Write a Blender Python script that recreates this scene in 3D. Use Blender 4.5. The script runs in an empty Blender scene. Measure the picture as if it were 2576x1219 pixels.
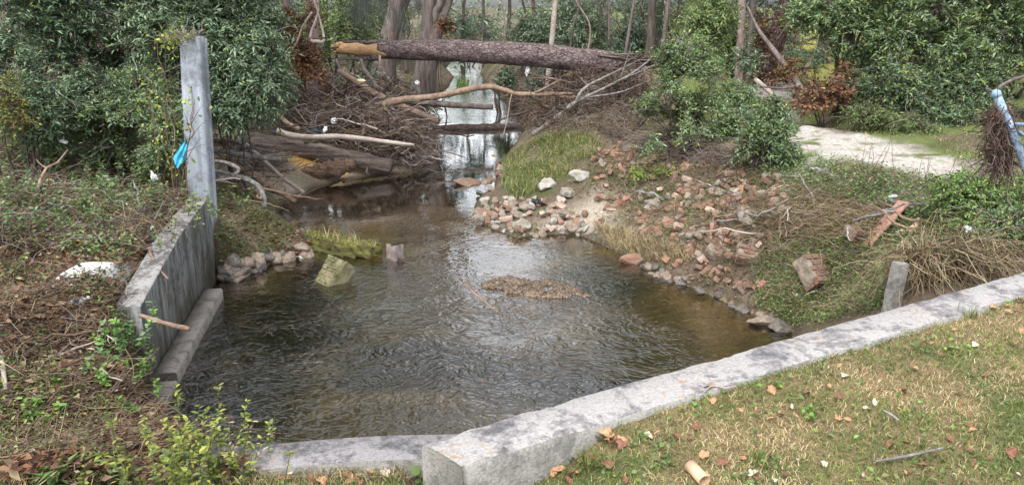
import bpy, math
import numpy as np

sc = bpy.context.scene
R = math.radians
# ------------------------------------------------------------------ camera, light, exposure
CAMZ, PITCH, FPX, CX, CY = 3.4, R(17), 1946.0, 1288.0, 609.5
cam_d = bpy.data.cameras.new('camera'); cam = bpy.data.objects.new('camera', cam_d)
sc.collection.objects.link(cam); sc.camera = cam
cam.location = (0, 0, CAMZ); cam.rotation_euler = (R(90) - PITCH, 0, 0)
cam_d.sensor_width = 36; cam_d.lens = FPX / 2576 * 36; cam_d.clip_end = 600; cam_d.clip_start = .05
world = bpy.data.worlds.new('World'); sc.world = world; world.use_nodes = True
wn = world.node_tree.nodes; wl = world.node_tree.links
bg = wn['Background']; sky = wn.new('ShaderNodeTexSky'); sky.sky_type = 'NISHITA'; sky.sun_disc = False
SUN_EL, SUN_AZ = R(58), R(200)
sky.sun_elevation = SUN_EL; sky.sun_rotation = SUN_AZ; sky.air_density = 1.0; sky.dust_density = 3.0
hs = wn.new('ShaderNodeHueSaturation'); hs.inputs['Saturation'].default_value = .22
wl.new(sky.outputs[0], hs.inputs['Color']); wl.new(hs.outputs[0], bg.inputs[0]); bg.inputs[1].default_value = .15
sun_d = bpy.data.lights.new('sun', 'SUN'); sun = bpy.data.objects.new('sun', sun_d); sc.collection.objects.link(sun)
sun_d.energy = .6; sun_d.angle = R(25); sun_d.color = (1, .97, .92)
sun.rotation_euler = (R(90) - SUN_EL, 0, -SUN_AZ + R(180)); sun.location = (0, -5, 20)
sc.view_settings.view_transform = 'Standard'; sc.view_settings.look = 'None'
sc.view_settings.exposure = 1.55; sc.view_settings.gamma = 1.0
sc.cycles.max_bounces = 6; sc.cycles.transparent_max_bounces = 8; sc.cycles.diffuse_bounces = 3
sc.cycles.sample_clamp_indirect = 6

rng = np.random.default_rng(11)
U = rng.uniform
# ------------------------------------------------------------------ pixel helpers (photo at 2576 x 1219)
cp, sp = math.cos(PITCH), math.sin(PITCH)
def ray(px, py):
    a = (np.asarray(px, float) - CX) / FPX; b = -(np.asarray(py, float) - CY) / FPX
    return np.stack([a, cp + b * sp + 0 * a, -sp + b * cp + 0 * a], -1)
def P(px, py, z=0.0):
    r = ray(px, py); t = (z - CAMZ) / r[..., 2]
    return r * t[..., None] + np.array([0, 0, CAMZ])
def PY(px, py, y):
    r = ray(px, py); t = y / r[..., 1]
    return r * np.asarray(t)[..., None] + np.array([0, 0, CAMZ])
def nz(v): return v / np.maximum(np.linalg.norm(v, axis=-1, keepdims=True), 1e-9)
def _h(i, j, k):
    s = np.sin(i * 127.1 + j * 311.7 + k * 74.7) * 43758.5453
    return s - np.floor(s)
def noise3(p):
    p = np.asarray(p, float); f = np.floor(p); q = p - f; q = q * q * (3 - 2 * q)
    o = 0
    for a in (0, 1):
        for b in (0, 1):
            for c in (0, 1):
                w = np.where(a, q[..., 0], 1 - q[..., 0]) * np.where(b, q[..., 1], 1 - q[..., 1]) * np.where(c, q[..., 2], 1 - q[..., 2])
                o = o + w * _h(f[..., 0] + a, f[..., 1] + b, f[..., 2] + c)
    return o
def noise2(x, y, s, seed=0.):
    x = np.asarray(x, float)
    return noise3(np.stack([x * s + seed, np.asarray(y, float) * s - seed, np.full_like(x, seed * 1.7)], -1))
def sstep(a, b, x):
    t = np.clip((x - a) / (b - a), 0, 1); return t * t * (3 - 2 * t)
def inpoly(px, py, poly):
    px = np.asarray(px, float); py = np.asarray(py, float); c = np.zeros(px.shape, bool); n = len(poly)
    for i in range(n):
        x0, y0 = poly[i]; x1, y1 = poly[i - 1]
        if y0 == y1: continue
        c ^= ((y0 > py) != (y1 > py)) & (px < (x1 - x0) * (py - y0) / (y1 - y0) + x0)
    return c
def segdist(px, py, poly, closed=True):
    d = np.full(np.shape(px), 1e9); n = len(poly)
    for i in range(0 if closed else 1, n):
        ax, ay = poly[i - 1]; bx, by = poly[i]; ex, ey = bx - ax, by - ay
        t = np.clip(((px - ax) * ex + (py - ay) * ey) / (ex * ex + ey * ey + 1e-12), 0, 1)
        d = np.minimum(d, (px - ax - t * ex) ** 2 + (py - ay - t * ey) ** 2)
    return np.sqrt(d)
# ------------------------------------------------------------------ mesh building
class MB:
    def __init__(s): s.v = []; s.f = []; s.n = 0
    def add(s, v, f, m=0):
        v = np.asarray(v, float).reshape(-1, 3); s.v.append(v)
        if isinstance(f, np.ndarray): f = [f]
        for a in f: s.f.append((np.asarray(a, int) + s.n, m))
        s.n += len(v); return s
    def build(s, name, mats, parent=None, loc=None, smooth=False):
        v = np.concatenate(s.v) if s.v else np.zeros((0, 3))
        used_ = np.zeros(len(v), bool)
        for a, m in s.f: used_[a.ravel()] = True
        if not used_.all(): remap = np.cumsum(used_) - 1; v = v[used_]; s.f = [(remap[a], m) for a, m in s.f]
        if loc is not None: v = v - np.asarray(loc, float)
        me = bpy.data.meshes.new(name); me.vertices.add(len(v)); me.vertices.foreach_set('co', v.astype('f4').ravel())
        li = np.concatenate([a.ravel() for a, m in s.f]); lt = np.concatenate([np.full(len(a), a.shape[1]) for a, m in s.f])
        mi = np.concatenate([np.full(len(a), m) for a, m in s.f])
        me.loops.add(len(li)); me.loops.foreach_set('vertex_index', li.astype('i4'))
        me.polygons.add(len(lt)); me.polygons.foreach_set('loop_start', np.concatenate([[0], np.cumsum(lt)[:-1]]).astype('i4'))
        me.polygons.foreach_set('material_index', mi.astype('i4'))
        if smooth: me.polygons.foreach_set('use_smooth', np.ones(len(lt), bool))
        for m in (mats if isinstance(mats, (list, tuple)) else [mats]): me.materials.append(m)
        me.update(calc_edges=True)
        o = bpy.data.objects.new(name, me); sc.collection.objects.link(o)
        if parent is not None:
            o.parent = parent
            if loc is not None: o.location = (0, 0, 0)
        elif loc is not None: o.location = loc
        return o
def tag(o, label=None, cat=None, group=None, kind=None):
    if cat and not kind: kind = 'thing'
    for k, x in (('label', label), ('category', cat), ('group', group), ('kind', kind)):
        if x: o[k] = x
    return o
def empty(name, loc, label, cat, group=None, rz=0.):
    o = bpy.data.objects.new(name, None); sc.collection.objects.link(o); o.empty_display_size = .1
    o.location = loc; o.rotation_euler = (0, 0, rz); return tag(o, label, cat, group)
def dup(o, loc=None, rot=None, scale=None, label=None, group=None):
    c = o.copy(); sc.collection.objects.link(c)
    if loc is not None: c.location = loc
    if rot is not None: c.rotation_euler = rot
    if scale is not None: c.scale = scale if hasattr(scale, '__len__') else (scale,) * 3
    if label: c['label'] = label
    if group: c['group'] = group
    for ch in list(o.children):
        k = ch.copy(); sc.collection.objects.link(k); k.parent = c
        for g in list(ch.children):
            q = g.copy(); sc.collection.objects.link(q); q.parent = k
    return c
def tubes(mb, paths, radii, sides=5, m=0, cap=True, rough=0., flat=1.):
    paths = np.asarray(paths, float); radii = np.asarray(radii, float)
    N, K, _ = paths.shape
    if radii.ndim == 1: radii = np.broadcast_to(radii, (N, K))
    t = nz(np.gradient(paths, axis=1)); mt = nz(t.mean(1))
    ref = np.where(np.abs(mt[:, 2:3]) < .8, np.array([[0, 0, 1.]]), np.array([[1., 0, 0]]))
    a = nz(np.cross(t, ref[:, None, :])); b = np.cross(t, a)
    th = np.arange(sides) / sides * 2 * math.pi
    rr = radii[..., None] * np.ones(sides)
    if rough: rr = rr * (1 + rough * U(-1, 1, rr.shape))
    v = paths[:, :, None, :] + rr[..., None] * (np.cos(th)[:, None] * a[:, :, None, :] + flat * np.sin(th)[:, None] * b[:, :, None, :])
    i = (np.arange(N)[:, None, None] * K + np.arange(K - 1)[None, :, None]) * sides
    s0 = np.arange(sides); s1 = (s0 + 1) % sides
    q = np.stack([i + s0, i + s1, i + s1 + sides, i + s0 + sides], -1).reshape(-1, 4)
    fs = [q]
    if cap:
        base = np.arange(N)[:, None] * K * sides
        fs += [base + s0[::-1], base + (K - 1) * sides + s0]
    return mb.add(v, fs, m)
def tube(mb, path, radii, sides=8, m=0, rough=0., flat=1.):
    path = np.asarray(path, float); r = np.broadcast_to(np.asarray(radii, float), (len(path),))
    return tubes(mb, path[None], r[None], sides, m, True, rough, flat)
def smooth_path(pts, n):
    pts = np.asarray(pts, float); k = len(pts)
    if k == 2: return pts[0] + (pts[1] - pts[0]) * np.linspace(0, 1, n)[:, None]
    e = np.vstack([2 * pts[0] - pts[1], pts, 2 * pts[-1] - pts[-2]])
    u = np.linspace(0, k - 1 - 1e-6, n); i = u.astype(int); f = (u - i)[:, None]
    p0, p1, p2, p3 = e[i], e[i + 1], e[i + 2], e[i + 3]
    return .5 * (2 * p1 + (p2 - p0) * f + (2 * p0 - 5 * p1 + 4 * p2 - p3) * f ** 2 + (3 * p1 - p0 - 3 * p2 + p3) * f ** 3)
def strands(p, d, L, wob, K=5, sag=0.):
    """curved strand paths (N,K,3) from points, directions, lengths"""
    N = len(p); t = np.linspace(0, 1, K)[None, :, None]; L = np.broadcast_to(L, (N,))[:, None, None]
    w = np.cumsum(rng.normal(0, 1, (N, K, 3)), 1); w -= w[:, :1]
    return p[:, None, :] + d[:, None, :] * L * t + w * wob * L / K - np.array([0, 0, 1]) * sag * L * t ** 2
RH = (np.array([[0, 0, 0], [.42, .5, .16], [1, 0, -.10], [.42, -.5, .16]]), [np.array([[0, 2, 1], [0, 3, 2]])])
OV = (np.array([[0, 0, 0], [.25, .42, .08], [.25, -.42, .08], [.62, .44, .08], [.62, -.44, .08], [1, 0, -.16], [.3, 0, 0], [.66, 0, -.04]]),
      [np.array([[0, 6, 1], [0, 2, 6], [3, 7, 5], [7, 4, 5]]), np.array([[1, 6, 7, 3], [6, 2, 4, 7]])])
def leaves(mb, pos, axis, nrm, L, W, m=0, T=RH):
    axis = nz(axis); s = nz(np.cross(nrm, axis)); n = np.cross(axis, s); N = len(pos)
    L = np.broadcast_to(L, (N,))[:, None, None]; W = np.broadcast_to(W, (N,))[:, None, None]
    c = T[0]; v = pos[:, None] + axis[:, None] * L * c[None, :, 0:1] + s[:, None] * W * c[None, :, 1:2] + n[:, None] * L * .6 * c[None, :, 2:3]
    o = (np.arange(N) * len(c))[:, None, None]
    return mb.add(v, [(f[None] + o).reshape(-1, f.shape[1]) for f in T[1]], m)
def blades(mb, pos, d, H, W, bend, m=0):
    """grass blades: pos, unit horizontal lean direction, height, width, bend fraction"""
    N = len(pos); H = np.broadcast_to(H, (N,))[:, None]; W = np.broadcast_to(W, (N,))[:, None]; bend = np.broadcast_to(bend, (N,))[:, None]
    a = U(0, 6.283, N); s = np.stack([np.cos(a), np.sin(a), 0 * a], -1) * W * .5; up = np.array([0, 0, 1.])
    mid = pos + up * H * .55 + d * H * bend * .35; tip = pos + up * H * (1 - .45 * bend) + d * H * bend
    v = np.stack([pos - s, pos + s, mid - s * .8, mid + s * .8, tip], 1); o = (np.arange(N) * 5)[:, None]
    return mb.add(v, [o + np.array([[0, 1, 3, 2]]), o + np.array([[2, 3, 4]])], m)
def rdir(n): return nz(rng.normal(0, 1, (n, 3)))
def hdir(n):
    a = U(0, 6.283, n); return np.stack([np.cos(a), np.sin(a), 0 * a], -1)
def ico(sub=2):
    t = (1 + 5 ** .5) / 2
    v = [(-1, t, 0), (1, t, 0), (-1, -t, 0), (1, -t, 0), (0, -1, t), (0, 1, t), (0, -1, -t), (0, 1, -t), (t, 0, -1), (t, 0, 1), (-t, 0, -1), (-t, 0, 1)]
    f = [(0, 11, 5), (0, 5, 1), (0, 1, 7), (0, 7, 10), (0, 10, 11), (1, 5, 9), (5, 11, 4), (11, 10, 2), (10, 7, 6), (7, 1, 8), (3, 9, 4), (3, 4, 2), (3, 2, 6), (3, 6, 8), (3, 8, 9), (4, 9, 5), (2, 4, 11), (6, 2, 10), (8, 6, 7), (9, 8, 1)]
    v = [np.array(x) / math.hypot(1, t) for x in v]
    for _ in range(sub):
        c = {}; g = []
        def mid(a, b):
            k = (min(a, b), max(a, b))
            if k not in c:
                x = v[a] + v[b]; v.append(x / np.linalg.norm(x)); c[k] = len(v) - 1
            return c[k]
        for a, b, d in f:
            x, y, z = mid(a, b), mid(b, d), mid(d, a); g += [(a, x, z), (b, y, x), (d, z, y), (x, y, z)]
        f = g
    return np.array(v), np.array(f)
ICO2, ICO1, ICO3 = ico(2), ico(1), ico(3)
def rock(mb, size, seed, m=0, base=ICO2, cuts=7, rough=.12):
    r = np.random.default_rng(seed); v = base[0].copy()
    for _ in range(cuts):
        n = nz(r.normal(0, 1, 3)); k = r.uniform(.55, .85); d = v @ n; v = v - np.where(d > k, d - k, 0)[:, None] * n
    v = v * (1 + rough * (noise3(v * 2.2 + seed * 3.1) - .5))[:, None] * (1 + rough * .6 * (noise3(v * 6 + seed) - .5))[:, None]
    return mb.add(v * np.asarray(size), base[1], m)
def boxv(sx, sy, sz):
    v = np.array([[x, y, z] for z in (-1, 1) for y in (-1, 1) for x in (-1, 1)], float) * np.array([sx, sy, sz]) / 2
    return v, np.array([[0, 2, 3, 1], [4, 5, 7, 6], [0, 1, 5, 4], [2, 6, 7, 3], [0, 4, 6, 2], [1, 3, 7, 5]])
def gridbox(sx, sy, sz, n=(8, 3, 3), rough=.0, seed=0, bev=.1):
    """box subdivided on each face, worn corners"""
    V = []; Fc = []; off = 0
    S = np.array([sx, sy, sz]) / 2
    for ax in range(3):
        for sg in (-1, 1):
            i, j = (ax + 1) % 3, (ax + 2) % 3
            u = np.linspace(-1, 1, n[i] + 1); w = np.linspace(-1, 1, n[j] + 1); a, b = np.meshgrid(u, w, indexing='ij')
            p = np.zeros(a.shape + (3,)); p[..., ax] = sg; p[..., i] = a; p[..., j] = b
            V.append(p.reshape(-1, 3)); nu, nw = len(u), len(w)
            q = np.arange(nu * nw).reshape(nu, nw); c = np.stack([q[:-1, :-1], q[1:, :-1], q[1:, 1:], q[:-1, 1:]], -1).reshape(-1, 4)
            Fc.append((c if sg > 0 else c[:, ::-1]) + off); off += nu * nw
    v = np.concatenate(V) * S; mn = S.min() * bev
    inner = np.clip(v, -(S - mn), S - mn); d = v - inner; L = np.linalg.norm(d, axis=1, keepdims=True)
    v = np.where(L > mn, inner + d / np.maximum(L, 1e-9) * mn, v)
    if rough: v = v + rough * np.stack([noise3(v * 14 + seed + k * 9.1) - .5 for k in range(3)], -1) + rough * .5 * np.stack([noise3(v * 45 + seed + k * 5.1) - .5 for k in range(3)], -1)
    return v, np.concatenate(Fc)
def rotm(rx, ry, rz):
    a, b, c = math.cos(rx), math.cos(ry), math.cos(rz); d, e, f = math.sin(rx), math.sin(ry), math.sin(rz)
    return np.array([[c, -f, 0], [f, c, 0], [0, 0, 1]]) @ np.array([[b, 0, e], [0, 1, 0], [-e, 0, b]]) @ np.array([[1, 0, 0], [0, a, -d], [0, d, a]])
# ------------------------------------------------------------------ materials
class NT:
    def __init__(s, name):
        s.m = bpy.data.materials.new(name); s.m.use_nodes = True; s.t = s.m.node_tree; s.n = s.t.nodes; s.l = s.t.links
        s.b = s.n['Principled BSDF']; s.out = s.n['Material Output']
    def new(s, typ, **k):
        n = s.n.new(typ)
        for a, x in k.items():
            if a in n.inputs: s.put(n.inputs[a], x)
            else: setattr(n, a, x)
        return n
    def put(s, sock, x):
        if hasattr(x, 'is_output') or isinstance(x, bpy.types.NodeSocket): s.l.new(x, sock)
        else: sock.default_value = x
    def pos(s, scale=(1, 1, 1), kind='Object', rot=(0, 0, 0)):
        c = s.new('ShaderNodeTexCoord').outputs[kind] if kind != 'Position' else s.new('ShaderNodeNewGeometry').outputs['Position']
        mp = s.new('ShaderNodeMapping'); mp.inputs['Scale'].default_value = scale; mp.inputs['Rotation'].default_value = rot
        s.l.new(c, mp.inputs['Vector']); return mp.outputs[0]
    def noise(s, v, scale, detail=4., rough=.55, dist=0.):
        n = s.new('ShaderNodeTexNoise', Scale=scale, Detail=detail, Roughness=rough, Distortion=dist); s.l.new(v, n.inputs['Vector']); return n.outputs['Fac']
    def ramp(s, fac, stops, interp='LINEAR'):
        r = s.new('ShaderNodeValToRGB'); r.color_ramp.interpolation = interp; e = r.color_ramp.elements
        while len(e) < len(stops): e.new(.5)
        for el, (p, c) in zip(e, stops):
            el.position = p; el.color = (*c, 1) if hasattr(c, '__len__') else (c, c, c, 1)
        s.l.new(fac, r.inputs[0]); return r.outputs[0]
    def mix(s, fac, a, b, mode='MIX'):
        n = s.new('ShaderNodeMix', data_type='RGBA', blend_type=mode)
        s.put(n.inputs[0], fac); 
        for k, x in ((6, a), (7, b)):
            if hasattr(x, '__len__') and not isinstance(x, bpy.types.NodeSocket): x = (*x[:3], 1)
            s.put(n.inputs[k], x)
        return n.outputs[2]
    def math(s, op, a, b=0., c=None):
        n = s.new('ShaderNodeMath', operation=op); s.put(n.inputs[0], a); s.put(n.inputs[1], b)
        if c is not None: s.put(n.inputs[2], c)
        return n.outputs[0]
    def bump(s, h, strength=.5, dist=.02):
        n = s.new('ShaderNodeBump', Strength=strength, Distance=dist); s.l.new(h, n.inputs['Height'])
        s.l.new(n.outputs[0], s.b.inputs['Normal']); return n.outputs[0]
    def fin(s, col, rough=.8, spec=.3):
        s.put(s.b.inputs['Base Color'], (*col, 1) if isinstance(col, (tuple, list)) else col)
        s.put(s.b.inputs['Roughness'], rough); s.b.inputs['Specular IOR Level'].default_value = spec; return s.m
def spread(cols): return [(i / max(1, len(cols) - 1), c) for i, c in enumerate(cols)]
def leafmat(name, cols, rough=.45, tr=.25, spec=.4, lowf=.5):
    t = NT(name); isl = t.new('ShaderNodeNewGeometry').outputs['Random Per Island']
    c = t.ramp(isl, spread(cols))
    n = t.noise(t.pos((1, 1, 1), 'Position'), 1.3, 2.)
    v = t.ramp(n, [(.3, (1 - lowf * .6,) * 3), (.7, (1 + lowf * .25,) * 3)])
    c = t.mix(1., c, v, 'MULTIPLY'); t.fin(c, rough, spec)
    if tr:
        tl = t.new('ShaderNodeBsdfTranslucent'); t.l.new(c, tl.inputs[0]); mx = t.new('ShaderNodeMixShader'); mx.inputs[0].default_value = tr
        t.l.new(t.b.outputs[0], mx.inputs[1]); t.l.new(tl.outputs[0], mx.inputs[2]); t.l.new(mx.outputs[0], t.out.inputs[0])
    return t.m
def surf(name, cols, scale=6., rough=.85, bump=.4, bdist=.02, stretch=(1, 1, 1), detail=6., fine=30., spec=.25, island=0., kind='Object', lo=.3, hi=.7):
    t = NT(name); v = t.pos(stretch, kind)
    if island: 
        isl = t.new('ShaderNodeNewGeometry').outputs['Random Per Island']; add = t.new('ShaderNodeVectorMath', operation='MULTIPLY_ADD')
        t.l.new(v, add.inputs[0]); add.inputs[1].default_value = (1, 1, 1)
        cmb = t.new('ShaderNodeCombineXYZ'); t.l.new(t.math('MULTIPLY', isl, 37.), cmb.inputs[0]); t.l.new(cmb.outputs[0], add.inputs[2]); v = add.outputs[0]
    n1 = t.noise(v, scale, detail); n2 = t.noise(v, fine, 4.)
    k = n1
    if island: k = t.math('ADD', t.math('MULTIPLY', n1, 1 - island), t.math('MULTIPLY', isl, island))
    c = t.ramp(k, [(lo + (hi - lo) * p, x) for p, x in spread(cols)])
    c = t.mix(.6, c, t.ramp(n2, [(.3, .55), (.7, 1.3)]), 'MULTIPLY')
    if bump: t.bump(t.math('ADD', n1, t.math('MULTIPLY', n2, .6)), bump, bdist)
    return t.fin(c, rough, spec)
def concrete(name, light, mid, dark, streak=False, lichen=0., scale=3., moss=0., wet=None):
    t = NT(name); v = t.pos((1, 1, 1), 'Position')
    n1 = t.noise(v, scale, 8., .65, .6); n2 = t.noise(v, scale * 6, 6., .7); n3 = t.noise(v, 90., 3.)
    c = t.ramp(t.math('ADD', t.math('MULTIPLY', n1, .6), t.math('MULTIPLY', n2, .4)), [(.40, dark), (.475, mid), (.515, light), (.70, light)])
    if streak:
        k_ = float(streak)
        n4 = t.noise(t.pos((3.2, 3.2, .45), 'Position'), 3., 8., .68, .5)
        c = t.mix(t.ramp(n4, [(.40, 0.), (.62, .9 * k_)]), c, (.055, .052, .042))
    c = t.mix(.7, c, t.ramp(n3, [(.35, .7), (.6, 1.12)]), 'MULTIPLY')
    vo = t.new('ShaderNodeTexVoronoi', Scale=70.); t.l.new(v, vo.inputs['Vector'])
    c = t.mix(t.ramp(vo.outputs['Distance'], [(.06, .8), (.13, 0.)]), c, (.06, .055, .05))
    if lichen:
        a = t.ramp(t.noise(v, 24., 5., .6, 1.2), [(.56, 0.), (.63, 1.)]); b = t.ramp(t.noise(v, 2.6, 3.), [(.50, 0.), (.62, lichen)])
        c = t.mix(t.math('MULTIPLY', a, b), c, (.30, .185, .095))
    if moss:
        sx = t.new('ShaderNodeSeparateXYZ'); t.l.new(t.new('ShaderNodeNewGeometry').outputs['Position'], sx.inputs[0])
        mm = t.math('ADD', sx.outputs[2], t.math('MULTIPLY', n1, .5))
        c = t.mix(t.ramp(mm, [(.30, moss), (.95, 0.)]), c, (.075, .066, .04))
    if wet is not None:
        sx = t.new('ShaderNodeSeparateXYZ'); t.l.new(t.new('ShaderNodeNewGeometry').outputs['Position'], sx.inputs[0])
        mm = t.math('ADD', sx.outputs[2], t.math('MULTIPLY', n1, .9))
        c = t.mix(t.ramp(mm, [(wet * .75, .85), (wet * 1.5, 0.)]), c, (.20, .165, .11))
    t.bump(t.math('ADD', t.math('MULTIPLY', n2, .5), n3), .45, .012)
    return t.fin(c, .85, .2)
# ------------------------------------------------------------------ terrain
def pxl(l, z=0.): return [tuple(P(a, b, z)[:2]) for a, b in l]
POND = [(.8, 3.33), (-1.3, 3.31), (-1.75, 4.4), (-2.3, 5.3), (-3.2, 6.0), (-3.5, 6.5), (-3.87, 8.8), (-4.05, 9.6)] + pxl([
    (560, 705), (600, 698), (645, 680), (700, 655), (770, 643), (800, 612), (765, 578), (720, 556), (700, 536), (718, 510), (760, 488), (800, 470), (890, 447), (950, 441),
    (1085, 431), (1075, 385), (1055, 335), (1062, 300), (1085, 270), (1108, 242), (1130, 217), (1143, 195), (1122, 172), (1142, 150), (1160, 130),
    (1215, 130), (1217, 158), (1207, 185), (1228, 215), (1262, 250), (1292, 285), (1318, 320), (1306, 352), (1266, 398), (1246, 440), (1240, 474), (1206, 491), (1190, 520),
    (1193, 545), (1240, 577), (1300, 598), (1380, 590), (1450, 589), (1500, 607), (1570, 643), (1600, 660), (1650, 689), (1760, 730), (1850, 770), (1920, 799), (1990, 829)]) + [
    (2.75, 6.8), (2.4, 5.6), (2.2, 4.0), (.85, 3.26)]
CTRL = np.array([(-4, 7, 1.0, .15), (-3.95, 6.3, .95, .2), (-3.9, 6.7, 1.02, .15), (-4.3, 9, 1.05, .2), (-6, 8, 1.25, .4), (-4.6, 5.6, .95, .5), (-3.5, 5.6, .6, .4), (-2.9, 5.0, .5, .6), (-2.3, 4.3, .75, .7), (-2.2, 3.2, 1.28, .9), (-4, 3, 1.35, .9), (-8, 5, 1.6, 1), (-4.6, 10.6, 1.0, 3.2), (-8, 12, 1.7, 2.5),
    (-5, 14.5, .5, 2.0), (-5, 15.7, .42, 1.6), (-6.6, 15.6, .6, 2.0), (-3.6, 15.6, .3, 1.4), (-3.6, 12.6, .8, 2.6), (-7, 17, 1.2, 2), (-3.5, 18, .75, 1.3), (-4, 23, 1.0, 2), (-4, 28, 1.0, 2), (-12, 20, 1.8, 3), (-5, 40, 1.3, 3),
    (.3, 15.5, .42, 1.6), (.9, 13.8, .45, 2.6), (.7, 12.4, .28, 2.2), (1.7, 12.6, .95, 3), (3, 13, 1.5, 3), (3.5, 10.5, 1.5, 2.8), (4.3, 8.4, 1.3, 2.3), (3.7, 6, 1.2, 1.0), (6, 6.5, 1.5, 1.6), (5, 12, 1.5, 3),
    (1.7, 17, 1.1, 2.0), (3.3, 19, 1.95, 2.0), (1.8, 21, 1.7, 1.4), (3, 24, 1.8, 3), (8, 14, 1.55, 3), (8, 25, 1.55, 3), (3, 40, 1.6, 3), (15, 30, 1.6, 3), (.5, 30, 1.4, 1.6), (20, 60, 1.6, 3), (-20, 60, 1.8, 3)])
WA, WD = np.array([-.30, 2.606]), np.array([.8742, .4856]); WN = np.array([-.4856, .8742])
BAR = P(1330, 726)[:2]
def wface(y): return -3.72 + (8.8 - y) * .17
def height(x, y):
    x = np.asarray(x, float); y = np.asarray(y, float)
    w = 1 / (((x[..., None] - CTRL[:, 0]) ** 2 + (y[..., None] - CTRL[:, 1]) ** 2) + .05) ** 1.6; w /= w.sum(-1, keepdims=True)
    H = (w * CTRL[:, 2]).sum(-1); W = np.exp((w * np.log(CTRL[:, 3])).sum(-1))
    ins = inpoly(x, y, POND); d = segdist(x, y, POND)
    d2 = np.maximum(0, d + .12 * (noise2(x, y, 2.2, 3.) - .5) * np.clip(d * 4, 0, 1))
    s = 1 - (1 - np.clip(d2 / W, 0, 1)) ** 2
    amp = np.clip(d2, 0, 1)
    z = H * s + amp * (.22 * (noise2(x, y, .9, 1.) - .5) + .10 * (noise2(x, y, 2.7, 5.) - .5) + .05 * (noise2(x, y, 8., 7.) - .5))
    z = z + np.clip((np.hypot(x, y - 5) - 70) / 60, 0, 3) * .4
    bx, by = x - BAR[0], y - BAR[1]; bu = bx * .93 - by * .37; bv = bx * .37 + by * .93
    bed = -.03 - .30 * (1 - np.exp(-d / 1.0)) + .05 * (noise2(x, y, 1.1, 2.) - .5) + .03 * (noise2(x, y, 5., 9.) - .5)
    bed = bed - .22 * np.exp(-((x + 2.6) ** 2) / .6) * sstep(10, 8, y)
    nw = (x - WA[0]) * WN[0] + (y - WA[1]) * WN[1]
    bed = bed - .45 * sstep(1.3, .2, nw) * (y < 6) - .4 * sstep(4.6, 3.6, y) - .35 * sstep(.8, .2, x - wface(y)) * (x < -2) * sstep(9.3, 8.8, y)
    bed = bed + (.33 * np.exp(-((bu / .95) ** 2 + (bv / .44) ** 2) ** 1.5) * (.36 + .6 * noise2(x, y, 2.4, 44.) + .75 * noise2(x, y, 6.5, 13.))) + .06 * np.exp(-((x + .6) ** 2 / 1.6 + (y - 8.2) ** 2 / 1.2))
    z = np.where(ins, np.minimum(bed, .045), z)
    n = (x - WA[0]) * WN[0] + (y - WA[1]) * WN[1]
    zl = np.interp(x + .0 * y, [-4, -.6, -.2, .45, 3, 8], [1.24, 1.24, 1.42, 1.715, 1.73, 1.75]) + .03 * (noise2(x, y, 1.5, 4.) - .5) + .025 * (noise2(x, y, 7., 8.) - .5)
    zl = np.where((n > .0) & (x > -.5) & (y < 3.4), np.minimum(zl, 1.2), zl)
    lawn = ((n < 0) & (x > -.30)) | ((x > -1.3) & (x < .85) & (y < 3.31) & ~ins) 
    lw = np.where(lawn, 1., sstep(-2.3, -1.3, x) * (y < 3.31))
    return z * (1 - lw) + zl * lw
def lawn_mask(x, y):
    n = (x - WA[0]) * WN[0] + (y - WA[1]) * WN[1]
    return ((n < -.12) & (x > -.45)) | ((x <= -.3) & (y < 3.18))
def axis(segs):
    o = []
    for a, b, s in segs: o.append(np.arange(a, b - 1e-6, s))
    return np.concatenate(o + [[segs[-1][1]]])
XS = axis([(-260, -60, 25), (-60, -20, 4), (-20, -9, .6), (-9, -5, .12), (-5, 5, .055), (5, 9, .12), (9, 20, .5), (20, 60, 4), (60, 260, 25)])
YS = axis([(-60, -4, 8), (-4, 1, .5), (1, 2, .1), (2, 5.6, .045), (5.6, 12, .06), (12, 20, .1), (20, 32, .25), (32, 70, 1.2), (70, 300, 23)])
GX, GY = np.meshgrid(XS, YS, indexing='ij'); GZ = height(GX, GY)
def hz(x, y):
    x = np.asarray(x, float); y = np.asarray(y, float)
    i = np.clip(np.searchsorted(XS, x) - 1, 0, len(XS) - 2); j = np.clip(np.searchsorted(YS, y) - 1, 0, len(YS) - 2)
    u = np.clip((x - XS[i]) / (XS[i + 1] - XS[i]), 0, 1); w = np.clip((y - YS[j]) / (YS[j + 1] - YS[j]), 0, 1)
    return (GZ[i, j] * (1 - u) + GZ[i + 1, j] * u) * (1 - w) + (GZ[i, j + 1] * (1 - u) + GZ[i + 1, j + 1] * u) * w
def G(px, py):
    """where the sight line through a photo pixel meets the ground"""
    px = np.atleast_1d(np.asarray(px, float)); py = np.atleast_1d(np.asarray(py, float)); r = ray(px, py)
    t = np.full(len(px), 1.5); done = np.zeros(len(px), bool); prev = t.copy()
    for _ in range(420):
        q = r * t[:, None]; below = (q[:, 2] + CAMZ) <= hz(q[:, 0], q[:, 1]); done |= below
        prev = np.where(done, prev, t); t = np.where(done, t, t * 1.012)
        if done.all(): break
    a, b = prev, t
    for _ in range(12):
        m = (a + b) / 2; q = r * m[:, None]; be = (q[:, 2] + CAMZ) <= hz(q[:, 0], q[:, 1]); b = np.where(be, m, b); a = np.where(be, a, m)
    q = r * b[:, None]; q[:, 2] = hz(q[:, 0], q[:, 1]); return q
def g1(px, py): return G(px, py)[0]
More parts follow.
